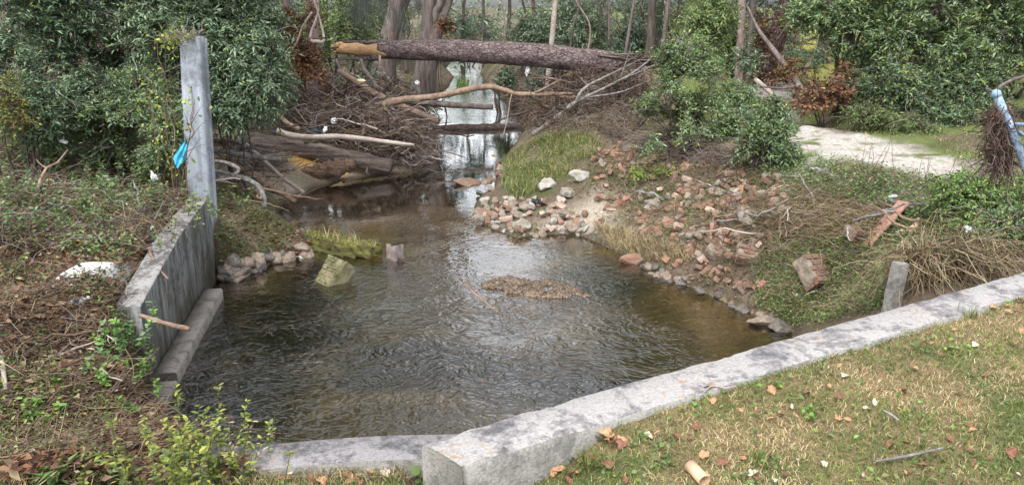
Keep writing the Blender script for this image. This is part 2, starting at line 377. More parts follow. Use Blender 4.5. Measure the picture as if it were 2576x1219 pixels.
def inpx(poly, n):
    """n random ground points seen inside a photo polygon"""
    poly = np.asarray(poly, float); lo, hi = poly.min(0), poly.max(0); out = np.zeros((0, 2))
    while len(out) < n:
        c = U(lo, hi, (n * 3, 2)); out = np.vstack([out, c[inpoly(c[:, 0], c[:, 1], poly)]])
    return G(out[:n, 0], out[:n, 1])
def project(p):
    x, y, z = p[..., 0], p[..., 1], p[..., 2] - CAMZ; d = y * cp - z * sp; u = y * sp + z * cp
    return CX + FPX * x / d, CY - FPX * u / d
def area(poly, n):
    """n random points inside a ground polygon given in metres"""
    poly = np.asarray(poly, float); lo, hi = poly.min(0), poly.max(0); out = np.zeros((0, 2))
    while len(out) < n:
        c = U(lo, hi, (n * 3, 2)); out = np.vstack([out, c[inpoly(c[:, 0], c[:, 1], poly)]])
    x, y = out[:n].T; return np.stack([x, y, hz(x, y)], -1)

def build_ground():
    x, y, z = GX.ravel(), GY.ravel(), GZ.ravel(); px, py = project(np.stack([x, y, z], -1)); vis = y > 1
    ins = inpoly(x, y, POND); d = segdist(x, y, POND)
    n = noise2(x, y, 1.3, 6.) * .6 + noise2(x, y, 5., 2.) * .4; n2 = noise2(x, y, 3., 12.)
    def lerp(a, b, w): return a + (np.asarray(b) - a) * np.clip(w, 0, 1)[:, None]
    c = np.tile([.13, .10, .072], (len(x), 1)); c = lerp(c, [.19, .15, .11], sstep(.4, .65, n)); c = lerp(c, [.075, .085, .035], sstep(.5, .7, n2) * .8)
    c = lerp(c, [.12, .15, .05], ((x > 3.6) & (y > 10)) * sstep(.3, .6, n) )
    path = pxl([(1960, 300), (2050, 300), (2130, 318), (2300, 352), (2420, 380), (2480, 420), (2380, 432), (2250, 415), (2130, 395), (2060, 400), (2000, 415), (1985, 360)], 1.5)
    path2 = pxl([(1880, 185), (1990, 178), (2020, 235), (2010, 300), (1940, 300), (1890, 240)], 1.55)
    for p_ in (path, path2):
        i_ = inpoly(x, y, p_); dd = segdist(x, y, p_); w = np.where(i_, sstep(-.1, .35, dd + .5 * (n - .5)), sstep(.2, -.05, dd + .4 * (n - .5)) * .5)
        c = lerp(c, [.43, .395, .36] if p_ is path else [.34, .30, .28], w * sstep(.34, .52, noise2(x, y, 2.2, 21.) * .5 + noise2(x, y, 7., 4.) * .5 + .06))
    fld = (x > .33 * y) & (x > 7) & (y > 21); c = lerp(c, [.30, .27, .075], fld * sstep(20, 24, y))
    cl = P(790, 440, .05); e = np.exp(-(((x - cl[0]) / .95) ** 2 + ((y - cl[1] - .1) / .6) ** 2) ** 2); c = lerp(c, [.40, .35, .28], e); c = lerp(c, [.42, .25, .07], e * sstep(.42, .56, noise2(x, y, 4., 3.)))
    cl = P(650, 440, .4); c = lerp(c, [.40, .34, .27], np.exp(-(((x - cl[0]) / 1.0) ** 2 + ((y - cl[1]) / .8) ** 2)) * .9)
    cl = P(1460, 560, .12); c = lerp(c, [.36, .31, .25], np.exp(-(((x - cl[0]) / .55) ** 2 + ((y - cl[1]) / .5) ** 2)) * 1.5 * (~ins))
    cl = P(225, 690, 1.0); e = np.exp(-((((x - cl[0]) * .8 + (y - cl[1]) * .6) / .42) ** 2 + ((-(x - cl[0]) * .6 + (y - cl[1]) * .8) / .28) ** 2))
    c = lerp(c, [.62, .61, .59], 1.6 * e * sstep(.3, .42, n)); 
    lw = lawn_mask(x, y); c = np.where(lw[:, None], lerp(np.tile([.21, .16, .09], (len(x), 1)), [.12, .13, .055], sstep(.45, .6, n)), c)
    bed = np.tile([.16, .13, .07], (len(x), 1)); bed = lerp(bed, [.30, .245, .145], sstep(.45, .65, n)); bed = lerp(bed, [.035, .035, .028], sstep(.47, .62, noise2(x, y, .8, 15.)) * .9)
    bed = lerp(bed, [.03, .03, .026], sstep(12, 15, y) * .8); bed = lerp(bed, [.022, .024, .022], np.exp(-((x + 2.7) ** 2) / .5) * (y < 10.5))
    bx, by = x - BAR[0], y - BAR[1]; bu = bx * .93 - by * .37; bv = bx * .37 + by * .93
    bed = lerp(bed, [.20, .15, .11], np.exp(-((bu / 1.2) ** 2 + (bv / .6) ** 2) ** 2))
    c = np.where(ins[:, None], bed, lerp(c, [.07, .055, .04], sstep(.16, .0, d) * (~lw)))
    nx, ny = len(XS), len(YS); q = np.arange(nx * ny).reshape(nx, ny)
    f = np.stack([q[:-1, :-1], q[1:, :-1], q[1:, 1:], q[:-1, 1:]], -1).reshape(-1, 4)
    t = NT('earth'); a = t.new('ShaderNodeVertexColor', layer_name='soil'); v = t.pos((1, 1, 1), 'Position')
    n1 = t.noise(v, 24., 6., .7); n2_ = t.noise(v, 110., 4., .6); n3 = t.noise(v, 5., 5., .6)
    col = t.mix(1., a.outputs[0], t.ramp(n1, [(.3, .55), (.7, 1.4)]), 'MULTIPLY'); col = t.mix(.7, col, t.ramp(n2_, [(.32, .55), (.66, 1.35)]), 'MULTIPLY')
    t.bump(t.math('ADD', t.math('ADD', n1, n3), t.math('MULTIPLY', n2_, .4)), .7, .03); t.fin(col, .95, .1)
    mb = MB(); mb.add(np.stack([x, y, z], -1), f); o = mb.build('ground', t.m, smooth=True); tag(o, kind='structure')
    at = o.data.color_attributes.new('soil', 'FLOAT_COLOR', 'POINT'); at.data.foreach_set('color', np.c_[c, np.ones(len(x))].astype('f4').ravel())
build_ground()

def build_water():
    t = NT('creek_water'); v = t.pos((1, 1, 1), 'Position')
    warp = t.new('ShaderNodeTexNoise', Scale=1.1, Detail=2.); t.l.new(v, warp.inputs['Vector'])
    vm = t.new('ShaderNodeVectorMath', operation='MULTIPLY_ADD'); t.l.new(warp.outputs['Color'], vm.inputs[0]); vm.inputs[1].default_value = (.55, .55, 0); t.l.new(v, vm.inputs[2])
    def st(s):
        mp = t.new('ShaderNodeMapping'); mp.inputs['Scale'].default_value = s; t.l.new(vm.outputs[0], mp.inputs['Vector']); return mp.outputs[0]
    a = t.noise(st((1, 1.15, 1)), 8.5, 1., .4, 1.0); b = t.noise(st((1, 1.2, 1)), 18., .5, .5, 1.); c = t.noise(st((.9, 1.2, 1)), 3.2, 1.)
    sx = t.new('ShaderNodeSeparateXYZ'); t.l.new(v, sx.inputs[0])
    near = t.ramp(t.math('MULTIPLY', sx.outputs[1], .02), [(.152, 1.), (.192, .5), (.224, .2), (.264, .06), (.40, .03), (.52, .3)])
    patch = t.math('MULTIPLY', t.ramp(t.noise(v, .55, 2.), [(.36, .3), (.58, 1.)]), t.ramp(t.math('MULTIPLY_ADD', sx.outputs[0], .1, .5), [(.58, 1.), (.72, .3)]))
    h = t.math('ADD', t.math('ADD', t.math('MULTIPLY', a, 1.0), t.math('MULTIPLY', b, .35)), t.math('MULTIPLY', c, .9))
    h = t.math('MULTIPLY', h, t.math('MULTIPLY', near, patch))
    bn = t.new('ShaderNodeBump', Strength=1., Distance=.025); t.l.new(h, bn.inputs['Height'])
    fr = t.new('ShaderNodeFresnel', IOR=1.5); t.l.new(bn.outputs[0], fr.inputs['Normal'])
    gl = t.new('ShaderNodeBsdfGlossy'); gl.inputs['Roughness'].default_value = .03; gl.inputs['Color'].default_value = (1, 1, 1, 1); t.l.new(bn.outputs[0], gl.inputs['Normal'])
    tr = t.new('ShaderNodeBsdfTransparent'); tr.inputs[0].default_value = (.60, .56, .44, 1)
    mx = t.new('ShaderNodeMixShader'); t.l.new(t.math('MINIMUM', t.math('MULTIPLY', fr.outputs[0], 1.9), 1.), mx.inputs[0]); t.l.new(tr.outputs[0], mx.inputs[1]); t.l.new(gl.outputs[0], mx.inputs[2])
    t.l.new(mx.outputs[0], t.out.inputs[0])
    mb = MB(); x = np.linspace(-7, 4.5, 24); y = np.linspace(2.6, 66, 60); X, Y = np.meshgrid(x, y, indexing='ij'); q = np.arange(X.size).reshape(X.shape)
    mb.add(np.stack([X, Y, 0 * X], -1).reshape(-1, 3), np.stack([q[:-1, :-1], q[1:, :-1], q[1:, 1:], q[:-1, 1:]], -1).reshape(-1, 4))
    tag(mb.build('creek_water', t.m), kind='structure')
build_water()

# ------------------------------------------------------------------ concrete walls, pillar
M = {}
M['conc_top'] = concrete('pale_weathered_concrete', (.34, .325, .315), (.225, .215, .218), (.11, .105, .108), False, .8, 3.4)
M['conc_side'] = concrete('grey_concrete_face', (.31, .30, .28), (.25, .24, .225), (.16, .155, .145), False, 0, 3.)
M['conc_low'] = concrete('lichened_concrete', (.23, .22, .225), (.155, .148, .152), (.08, .076, .076), False, .6, 4.)
M['conc_streak'] = concrete('stained_wall_concrete', (.36, .38, .39), (.26, .27, .27), (.13, .13, .12), True, 0, 2., .75)
M['conc_cap'] = concrete('wall_cap_concrete', (.32, .31, .30), (.20, .19, .18), (.09, .085, .08), False, 0, 4.)
M['conc_pillar'] = concrete('bluish_pillar_concrete', (.40, .44, .50), (.34, .37, .42), (.22, .24, .27), .35, 0, 2.2, 0., .6)
M['conc_post'] = concrete('grey_post_concrete', (.30, .285, .265), (.22, .21, .195), (.13, .125, .115), .3, 0, 4.)
M['conc_foot'] = concrete('footing_concrete', (.36, .33, .32), (.28, .26, .25), (.15, .14, .13), False, 0, 5., .55)

def sweep(mb, line, prof, m=0, cap=True):
    """sweep profile [(offset, z)] along xy line (K,2); z may be per-station array"""
    line = np.asarray(line, float); K = len(line); t = nz(np.gradient(line, axis=0)); nrm = np.stack([-t[:, 1], t[:, 0]], -1)
    v = []
    for o, z in prof: v.append(np.c_[line + nrm * np.broadcast_to(o, (K,))[:, None], np.broadcast_to(z, (K,))])
    v = np.stack(v, 1); n = len(prof); i = (np.arange(K - 1) * n)[:, None]; s0 = np.arange(n); s1 = (s0 + 1) % n
    q = np.stack([i + s0, i + s0 + n, i + s1 + n, i + s1], -1).reshape(-1, 4)
    fs = [q] + ([s0[None, ::-1], (K - 1) * n + s0[None]] if cap else [])
    return v, fs
def main_wall():
    root = empty('retaining_wall', (1.5, 3.6, 0), 'long pale concrete retaining wall with mottled flat top beside the lawn, corner chipped', 'wall')
    far0 = np.array([-.36, 2.715]); K = 260; s = np.r_[np.linspace(0, 5, 220), np.linspace(5.1, 13, 40)]
    ch = sstep(.42, .05, s)                                   # chipped near corner
    wob = .006 * (noise3(np.c_[s * 6, s * 0, s * 0]) - .5)
    line = far0 + WD * s[:, None]; rg = (noise3(np.c_[s * 22, s * 0 + 3, s * 0]) - .5)
    top = 1.75 + 0 * s; e = .018
    mb = MB(); sk = .19 * (1 - np.clip(s / .3, 0, 1))
    line2 = line.copy()
    # near-side offset skews the end face
    prof_far = -.0
    def st(off, z, skew=True):
        p = line - WN * off[:, None] if hasattr(off, '__len__') else line - WN * off
        return np.c_[p, np.broadcast_to(z, (K,))]
    skv = np.array([.13, 0]) 
    def near(off, z):
        a = st(off, z); w = (1 - np.clip(s / .5, 0, 1))[:, None]; a[:, :2] += WD * .065 * w * np.clip(np.broadcast_to(off, (K,)) / .25, 0, 1)[:, None]; return a
    fr_ = .006 * (noise3(np.c_[s * 15, s * 0 + 7, s * 0]) - .5) + .006 * np.maximum(0, noise3(np.c_[s * 5, s * 0 + 11, s * 0]) - .62) * 6 * noise3(np.c_[s * 40, s * 0, s * 0]); cut = .014 * ch + .02 * ch * rg + fr_ * 1.2
    rows = [st(0., -.5), st(0., top - e - cut * 1.4), st(e * .6 + cut * .9, top - .006 - cut * .5), st(e + cut * 1.6, top + wob - .002 * 0), near(.12, top + wob), near(.222, top + wob), near(.237 + fr_, top - .006), near(.25 + fr_ * .5, top - .03 - fr_), near(.25, top - .16), near(.25, -.5)]
    v = np.stack(rows, 1); n = len(rows); i = (np.arange(K - 1) * n)[:, None]
    def strip(a, b): 
        s0 = np.arange(a, b); return np.stack([i + s0, i + s0 + n, i + s0 + 1 + n, i + s0 + 1], -1).reshape(-1, 4)
    V = v.reshape(-1, 3); loc = np.array([1.5, 3.6, 0])
    m2 = MB(); m2.add(V, [strip(0, 1), strip(6, 9), np.arange(n)[None, ::-1], ((K - 1) * n + np.arange(n))[None]]); m2.build('wall_body', M['conc_side'], root, loc)
    m1 = MB(); m1.add(V, strip(1, 6)); m1.build('wall_top', M['conc_top'], root, loc)
main_wall()
def low_wall():
    root = empty('low_wall', (-.8, 3.3, 0), 'lower grey concrete wall joining the near end of the pale wall, edged by grass', 'wall')
    K = 40; x = np.linspace(.75, -1.5, K); y = 3.345 + .04 * (x + .43); tz = 1.33 - .04 * sstep(-.6, -1.4, x) + .004 * (noise3(np.c_[x * 20, y, y]) - .5)
    line = np.c_[x, y]; loc = np.array([-.8, 3.3, 0])
    # travelling -x: normal points to -y
    v, fs = sweep(None, line, [(-.12, -.4), (-.12, tz - .012), (-.108, tz), (.09, tz), (.10, tz - .01), (.10, -.4)])
    q = fs[0].reshape(K - 1, 6, 4)
    m1 = MB(); m1.add(v.reshape(-1, 3), q[:, 1:4].reshape(-1, 4)); m1.build('wall_top', M['conc_low'], root, loc)
    m2 = MB(); m2.add(v.reshape(-1, 3), [q[:, [0, 4, 5]].reshape(-1, 4), fs[1], fs[2]]); m2.build('wall_body', M['conc_side'], root, loc)
low_wall()
def left_wall():
    loc = np.array([-3.6, 7.6, 0])
    root = empty('stained_wall', loc, 'streaked grey concrete wing wall with sloping top running from the tall pillar', 'wall')
    K = 60; y = np.linspace(9.55, 6.42, K); x = wface(y)
    tz = np.interp(y, [6.1, 6.6, 7.2, 8., 9.55], [.80, .87, .95, 1.05, 1.10]) + .012 * (noise3(np.c_[y * 9, y * 0, y * 0]) - .5)
    line = np.c_[x, y]                # travelling -y: left-hand normal points +x... (t=(.,-1) -> n=(1,.))
    v, fs = sweep(None, line, [(0, -.5), (0, tz - .05), (.004, tz - .045), (.004, tz - .012), (-.008, tz), (-.21, tz + .004), (-.22, tz - .01), (-.22, -.5)])
    q = fs[0].reshape(K - 1, 8, 4); V = v.reshape(-1, 3)
    MB().add(V, q[:, 3:6].reshape(-1, 4)).build('wall_cap', M['conc_cap'], root, loc)
    MB().add(V, [q[:, [0, 1, 2, 6, 7]].reshape(-1, 4), fs[1], fs[2]]).build('wall_face', M['conc_streak'], root, loc)
    y = np.linspace(8.78, 6.52, 40); line = np.c_[wface(y) + .003, y]; w = .20 + .012 * (noise3(np.c_[y * 7, y * 0, y * 0]) - .5)
    tz = .13 + .012 * (noise3(np.c_[y * 11, y * 0 + 5, y * 0]) - .5)
    v, fs = sweep(None, line, [(0, -.5), (0, tz), (w - .015, tz), (w, tz - .02), (w, -.5)])
    MB().add(v.reshape(-1, 3), fs).build('footing', M['conc_foot'], root, loc)
    y = np.linspace(6.515, 5.8, 14); line = np.c_[wface(y) + .003, y]
    v, fs = sweep(None, line, [(0, -.5), (0, .05), (.19, .05), (.2, .03), (.2, -.5)])
    f2 = MB().add(v.reshape(-1, 3), fs).build('footing', M['conc_foot'], root, loc); f2['label'] = 'lower step of the footing at its near end'
left_wall()
PIL0, PIL1 = np.array([-4.10, 9.72, -.5]), np.array([-3.875, 9.72, 3.02])
def pillar():
    loc = np.array([-4.05, 9.7, 0])
    root = empty('concrete_pillar', loc, 'tall bluish grey concrete pillar leaning at the end of the stained wall', 'pillar')
    w, d, c = .15, .14, .018
    prof = [(-w, -d + c), (-w + c, -d), (w - .10, -d), (w - .09, -d + .012), (w - .075, -d + .012), (w - .065, -d), (w - c, -d), (w, -d + c), (w, .02), (w - .012, .03), (w - .012, .05), (w, .06), (w, d - c), (w - c, d), (-w + c, d), (-w, d - c)]
    K = 26; n = len(prof); V = []
    for k in range(K):
        f = k / (K - 1); ctr = PIL0 + (PIL1 - PIL0) * f; sc_ = 1.05 - .2 * f
        V.append([[ctr[0] + a * sc_, ctr[1] + b * sc_, ctr[2]] for a, b in prof])
    V = np.array(V); V[-1, :, 2] += .03 * (noise3(np.c_[V[-1, :, :2] * 30, np.zeros(n)]) - .5)
    V[-1, 6:10, 2] += .03; i = (np.arange(K - 1) * n)[:, None]; s0 = np.arange(n); s1 = (s0 + 1) % n
    q = np.stack([i + s0, i + s1, i + s1 + n, i + s0 + n], -1).reshape(-1, 4)
    MB().add(V.reshape(-1, 3), [q, (K - 1) * n + s0[None]]).build('shaft', M['conc_pillar'], root, loc)
pillar()

# ------------------------------------------------------------------ leaf, bark and litter materials
L = {}
L['laurel'] = leafmat('laurel_leaf', [(0.049, 0.095, 0.053), (0.101, 0.179, 0.090), (0.169, 0.263, 0.135), (0.270, 0.380, 0.199)], .48, .2, .45)
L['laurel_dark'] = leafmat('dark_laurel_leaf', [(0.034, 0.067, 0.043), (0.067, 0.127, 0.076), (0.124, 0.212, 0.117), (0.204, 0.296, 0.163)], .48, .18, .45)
L['laurel_grey'] = leafmat('grey_green_leaf', [(0.090, 0.149, 0.090), (0.159, 0.243, 0.144), (0.225, 0.338, 0.199), (0.360, 0.465, 0.288)], .48, .22, .45)
L['privet'] = leafmat('privet_leaf', [(0.062, 0.116, 0.040), (0.125, 0.204, 0.064), (0.208, 0.311, 0.099), (0.353, 0.429, 0.144)], .42, .28, .5)
L['bright'] = leafmat('bright_green_leaf', [(0.072, 0.160, 0.029), (0.131, 0.275, 0.051), (0.203, 0.392, 0.072), (0.290, 0.435, 0.116)], .45, .3, .4)
L['yellowgreen'] = leafmat('yellow_green_leaf', [(0.096, 0.135, 0.029), (0.191, 0.239, 0.043), (0.319, 0.367, 0.072), (0.447, 0.447, 0.102)], .5, .3, .35)
L['weed'] = leafmat('weed_leaf', [(0.051, 0.087, 0.029), (0.102, 0.145, 0.051), (0.160, 0.210, 0.072), (0.246, 0.246, 0.102)], .55, .25, .3)
L['far'] = leafmat('far_leaf', [(0.077, 0.114, 0.069), (0.142, 0.208, 0.126), (0.220, 0.310, 0.195), (0.351, 0.435, 0.284)], .5, .25, .5)
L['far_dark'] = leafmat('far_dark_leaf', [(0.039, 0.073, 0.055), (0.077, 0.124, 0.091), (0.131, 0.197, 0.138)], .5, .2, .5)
L['far_pale'] = leafmat('far_pale_leaf', [(0.131, 0.160, 0.102), (0.203, 0.246, 0.160), (0.290, 0.334, 0.232), (0.392, 0.406, 0.290)], .5, .3, .4)
L['dead'] = leafmat('dead_leaf', [(.06, .03, .02), (.13, .06, .035), (.22, .11, .06), (.30, .19, .11)], .7, .15, .2)
L['rust'] = leafmat('rust_leaf', [(.09, .04, .022), (.17, .075, .035), (.25, .12, .06), (.29, .18, .10)], .65, .25, .2)
L['litter'] = leafmat('leaf_litter', [(.07, .045, .03), (.14, .085, .05), (.22, .14, .09), (.33, .24, .16)], .8, .1, .15)
L['straw'] = leafmat('dry_straw', [(.15, .11, .065), (.25, .19, .11), (.36, .28, .17), (.45, .38, .26)], .8, .1, .15)
L['brownstem'] = leafmat('brown_stem', [(.06, .04, .03), (.12, .08, .055), (.19, .135, .095), (.27, .21, .155)], .85, 0, .15)
L['dry'] = leafmat('dry_grass', [(0.242, 0.179, 0.086), (0.418, 0.319, 0.161), (0.550, 0.437, 0.247), (0.638, 0.538, 0.345)], .75, .2, .2)
L['grass'] = leafmat('green_grass', [(0.072, 0.106, 0.023), (0.120, 0.177, 0.040), (0.192, 0.248, 0.069), (0.288, 0.307, 0.103)], .6, .25, .3)
L['clover'] = leafmat('clover_leaf', [(0.056, 0.110, 0.028), (0.101, 0.176, 0.044), (0.168, 0.253, 0.077), (0.224, 0.286, 0.110)], .5, .25, .35)
L['moss_hang'] = leafmat('spanish_moss', [(.13, .15, .13), (.20, .22, .19), (.27, .28, .25)], .9, .2, .1)
L['twig'] = leafmat('dead_twig', [(.035, .022, .018), (.075, .05, .042), (.14, .10, .085), (.24, .19, .165)], .9, 0, .15)
L['greytwig'] = leafmat('grey_twig', [(.16, .13, .12), (.25, .22, .20), (.33, .30, .28)], .9, 0, .15)
B = {}
B['bark_pine'] = None
def barkmat(name, cols, stretch, scale=5., crack=0., bump=.8, kind='Object', dist=.02):
    t = NT(name); v = t.pos(stretch, kind); n1 = t.noise(v, scale, 7., .62, .4); n2 = t.noise(t.pos((1, 1, 1), kind), 34., 4.)
    c = t.ramp(n1, [(.3 + .4 * p, x) for p, x in spread(cols)]); c = t.mix(.65, c, t.ramp(n2, [(.3, .55), (.7, 1.3)]), 'MULTIPLY'); h = t.math('ADD', n1, t.math('MULTIPLY', n2, .4))
    if crack:
        vo = t.new('ShaderNodeTexVoronoi', Scale=crack, feature='DISTANCE_TO_EDGE'); wv = t.new('ShaderNodeTexNoise', Scale=7., Detail=3.); t.l.new(v, wv.inputs['Vector'])
        ad = t.new('ShaderNodeVectorMath', operation='MULTIPLY_ADD'); t.l.new(wv.outputs['Color'], ad.inputs[0]); ad.inputs[1].default_value = (.14,) * 3; t.l.new(v, ad.inputs[2]); t.l.new(ad.outputs[0], vo.inputs['Vector'])
        e = t.ramp(vo.outputs['Distance'], [(.0, 0.), (.10, 1.)]); c = t.mix(t.math('MULTIPLY', t.math('SUBTRACT', 1., e), .75), c, tuple(.28 * x for x in cols[0])); h = t.math('ADD', h, t.math('MULTIPLY', e, .9))
    t.bump(h, bump, dist); return t.fin(c, .88, .2)
B['pine'] = barkmat('purple_brown_pine_bark', [(.10, .075, .073), (.18, .137, .134), (.285, .225, .22)], (.5, 1.15, 1.15), 8., 17., 1., dist=.025)
B['bare'] = barkmat('bare_orange_wood', [(.30, .17, .09), (.48, .30, .16), (.58, .42, .26)], (.5, 3, 3), 5., 0, .5)
B['log'] = barkmat('weathered_brown_log', [(.045, .032, .028), (.13, .10, .087), (.27, .225, .20)], (.22, 3.4, 3.4), 4., 0, 1.6, dist=.04)
B['rotlog'] = barkmat('reddish_rotten_wood', [(.06, .038, .03), (.15, .095, .068), (.25, .17, .125)], (.5, 4.5, 4.5), 4., 0, 1.5, dist=.03)
B['branch'] = barkmat('tan_branch', [(.15, .10, .075), (.25, .175, .13), (.34, .25, .19)], (2, 2, 2), 4., 0, .5)
B['pale'] = barkmat('pale_stripped_branch', [(.27, .22, .19), (.38, .32, .28), (.48, .42, .37)], (2, 2, 2), 3., 0, .4)
B['grey'] = barkmat('grey_lichened_branch', [(.09, .08, .075), (.20, .19, .18), (.34, .34, .33)], (2, 2, 2), 5., 0, .6)
B['dark'] = barkmat('dark_damp_branch', [(.035, .025, .022), (.075, .055, .048), (.13, .10, .09)], (2, 2, 2), 5., 0, .7)
B['trunk'] = barkmat('grey_brown_trunk_bark', [(.085, .068, .06), (.16, .13, .118), (.25, .215, .195)], (1.6, 1.6, .3), 5., 0, 1., dist=.05)
B['trunk_pink'] = barkmat('pinkish_trunk_bark', [(.15, .10, .09), (.27, .20, .18), (.38, .30, .275)], (1.8, 1.8, .3), 6., 0, .8, dist=.04)
B['trunk_dark'] = barkmat('dark_trunk_bark', [(.05, .042, .035), (.10, .085, .07), (.16, .14, .115)], (1.8, 1.8, .3), 6., 0, .9, dist=.04)
B['trunk_red'] = barkmat('dark_reddish_trunk_bark', [(.045, .025, .025), (.095, .06, .058), (.15, .105, .10)], (2, 2, .35), 6., 5., 1., dist=.04)
B['shred'] = barkmat('shredded_wood', [(.12, .075, .05), (.24, .16, .11), (.38, .27, .19)], (8, 8, .4), 6., 0, 1., dist=.03)
B['peeled'] = barkmat('peeled_yellow_wood', [(.38, .26, .16), (.52, .38, .25), (.62, .48, .34)], (2, 2, 2), 3., 0, .3)

# ------------------------------------------------------------------ plants
def sprays(n, ells, Lt, k, LL, LW, droop=.5, gap=.42, freq=1.6, inner=.45, spread_=1., zmin=None, seed=0.):
    """leafy twigs in a union of ellipsoids (cx,cy,cz,rx,ry,rz): leaf arrays and twig paths"""
    E = np.asarray(ells, float); vol = (E[:, 3] * E[:, 4] * E[:, 5]) ** .7; pos = np.zeros((0, 3)); out = np.zeros((0, 3))
    while len(pos) < n:
        e = E[rng.choice(len(E), n * 2, p=vol / vol.sum())]; u = rdir(n * 2); r = U(inner ** 2, 1, n * 2) ** .5
        p = e[:, :3] + u * r[:, None] * e[:, 3:]; kp = (noise3(p * freq + seed) * .65 + noise3(p * freq * 2.7 + seed) * .35 > gap)
        if zmin is not None: kp &= p[:, 2] > zmin
        pos = np.vstack([pos, p[kp]]); out = np.vstack([out, u[kp]])
    pos, out = pos[:n], out[:n]
    d = nz(out * [1, 1, .5] + rng.normal(0, .45 * spread_, (n, 3)) + [0, 0, .15]); Ls = Lt * U(.6, 1.3, n)
    t = (np.arange(k) + .7) / k
    base = pos - d * Ls[:, None] * .5
    pp = base[:, None] + d[:, None] * Ls[:, None, None] * t[None, :, None] - np.array([0, 0, 1]) * (droop * Ls[:, None, None] * .6 * t[None, :, None] ** 2)
    side = nz(np.cross(d, nz(rng.normal(0, .4, (n, 3)) + [0, 0, 1]))); sg = np.where(np.arange(k) % 2, 1., -1.)
    ax = d[:, None] * .55 + side[:, None] * sg[None, :, None] * .75 + rng.normal(0, .28, (n, k, 3)) - np.array([0, 0, 1]) * droop * .55
    nr = rng.normal(0, .38, (n, k, 3)) + [0, 0, 1] + out[:, None] * .35
    tp = np.stack([base, base + d * Ls[:, None] * .5 - np.array([0, 0, 1]) * (droop * Ls * .15)[:, None], base + d * Ls[:, None] - np.array([0, 0, 1]) * (droop * Ls * .6)[:, None]], 1)
    sc_ = (U(.5, 1.25, (n, k)) * U(.75, 1.25, (n, 1))).ravel()
    return pp.reshape(-1, 3), ax.reshape(-1, 3), nr.reshape(-1, 3), LL * sc_, LW * sc_, tp
def stems_mb(base, ells, n, r, kinks=6, sp=.12):
    out = []; E = np.asarray(ells, float)
    for i in range(n):
        mb = MB(); out.append(mb); e = E[rng.integers(len(E))]; tip = e[:3] + rdir(1)[0] * e[3:] * .6; b = np.array(base) + [U(-sp, sp), U(-sp, sp), -.05]
        mid = (b + tip) / 2 + rng.normal(0, .1, 3) * np.linalg.norm(tip - b) + [0, 0, .1]
        p = smooth_path([b, mid, tip], kinks); tube(mb, p, np.linspace(r, r * .25, kinks) * U(.6, 1.1), 5, 0, .08)
        for j in range(3):
            q = p[rng.integers(2, kinks)]; o = nz(rng.normal(0, 1, 3) + [0, 0, .5]) * np.linalg.norm(tip - b) * .3
            tube(mb, smooth_path([q, q + o * .5 + [0, 0, .03], q + o], 4), np.linspace(r * .4, r * .12, 4), 4)
    return out
def bush(name, label, cat, base, ells, n, mat, LL=.075, LW=.024, Lt=.3, k=9, droop=.5, gap=.42, nst=4, r=.02, stem='dark', group=None, T=RH, freq=1.6, inner=.45, mix=None, zmin=None, twigs=True, sp=.12):
    base = np.array(base, float); root = empty(name, base, label, cat, group); seed = U(0, 50)
    mb = MB(); a = sprays(n, ells, Lt, k, LL, LW, droop, gap, freq, inner, zmin=zmin, seed=seed); mi = 0
    mats = [L[mat]]
    if mix:
        w = rng.random(len(a[0])) < mix[1]; mats.append(L[mix[0]])
        leaves(mb, a[0][~w], a[1][~w], a[2][~w], a[3][~w], a[4][~w], 0, T); leaves(mb, a[0][w], a[1][w], a[2][w], a[3][w], a[4][w], 1, T)
    else: leaves(mb, *a[:5], 0, T)
    q_ = rng.integers(0, len(a[0]), max(6, len(a[0]) // 28)); mats.append(L['yellowgreen']); leaves(mb, a[0][q_] + rng.normal(0, .03, (len(q_), 3)), a[1][q_], a[2][q_] + rng.normal(0, .3, (len(q_), 3)), a[3][q_] * .9, a[4][q_] * 1.1, len(mats) - 1, T)
    if twigs:
        m_ = max(4, n // 22); q_ = rng.integers(0, len(a[5]), m_); d_ = nz(a[5][q_, 2] - a[5][q_, 0] + rng.normal(0, .08, (m_, 3)) + [0, 0, .05]); mats.append(L['greytwig'])
        tubes(mb, strands(a[5][q_, 0], d_, U(1.0, 2.2, m_) * Lt, .25, 5), np.array([.006, .005, .004, .003, .0015]), 3, len(mats) - 1, False)
        mats.append(L['twig']); tubes(mb, a[5], np.array([.004, .003, .0015]), 3, len(mats) - 1, False)
    mb.build('foliage', mats, root, base)
    for sm in stems_mb(base, ells, nst, r, sp=sp): sm.build('stem', B[stem], root, base, True)
    return root
def trunk_mb(mb, pts, r0, r1, n=16, sides=12, flare=.0, rough=.07, lump=.0):
    p = smooth_path(pts, n); f = np.linspace(0, 1, n); r = r0 + (r1 - r0) * f + flare * r0 * np.exp(-f * n * .55)
    if lump: r = r * (1 + lump * (noise3(np.c_[f * 9, f * 0 + U(0, 9), f]) - .5))
    tube(mb, p, r, sides, 0, rough); return p
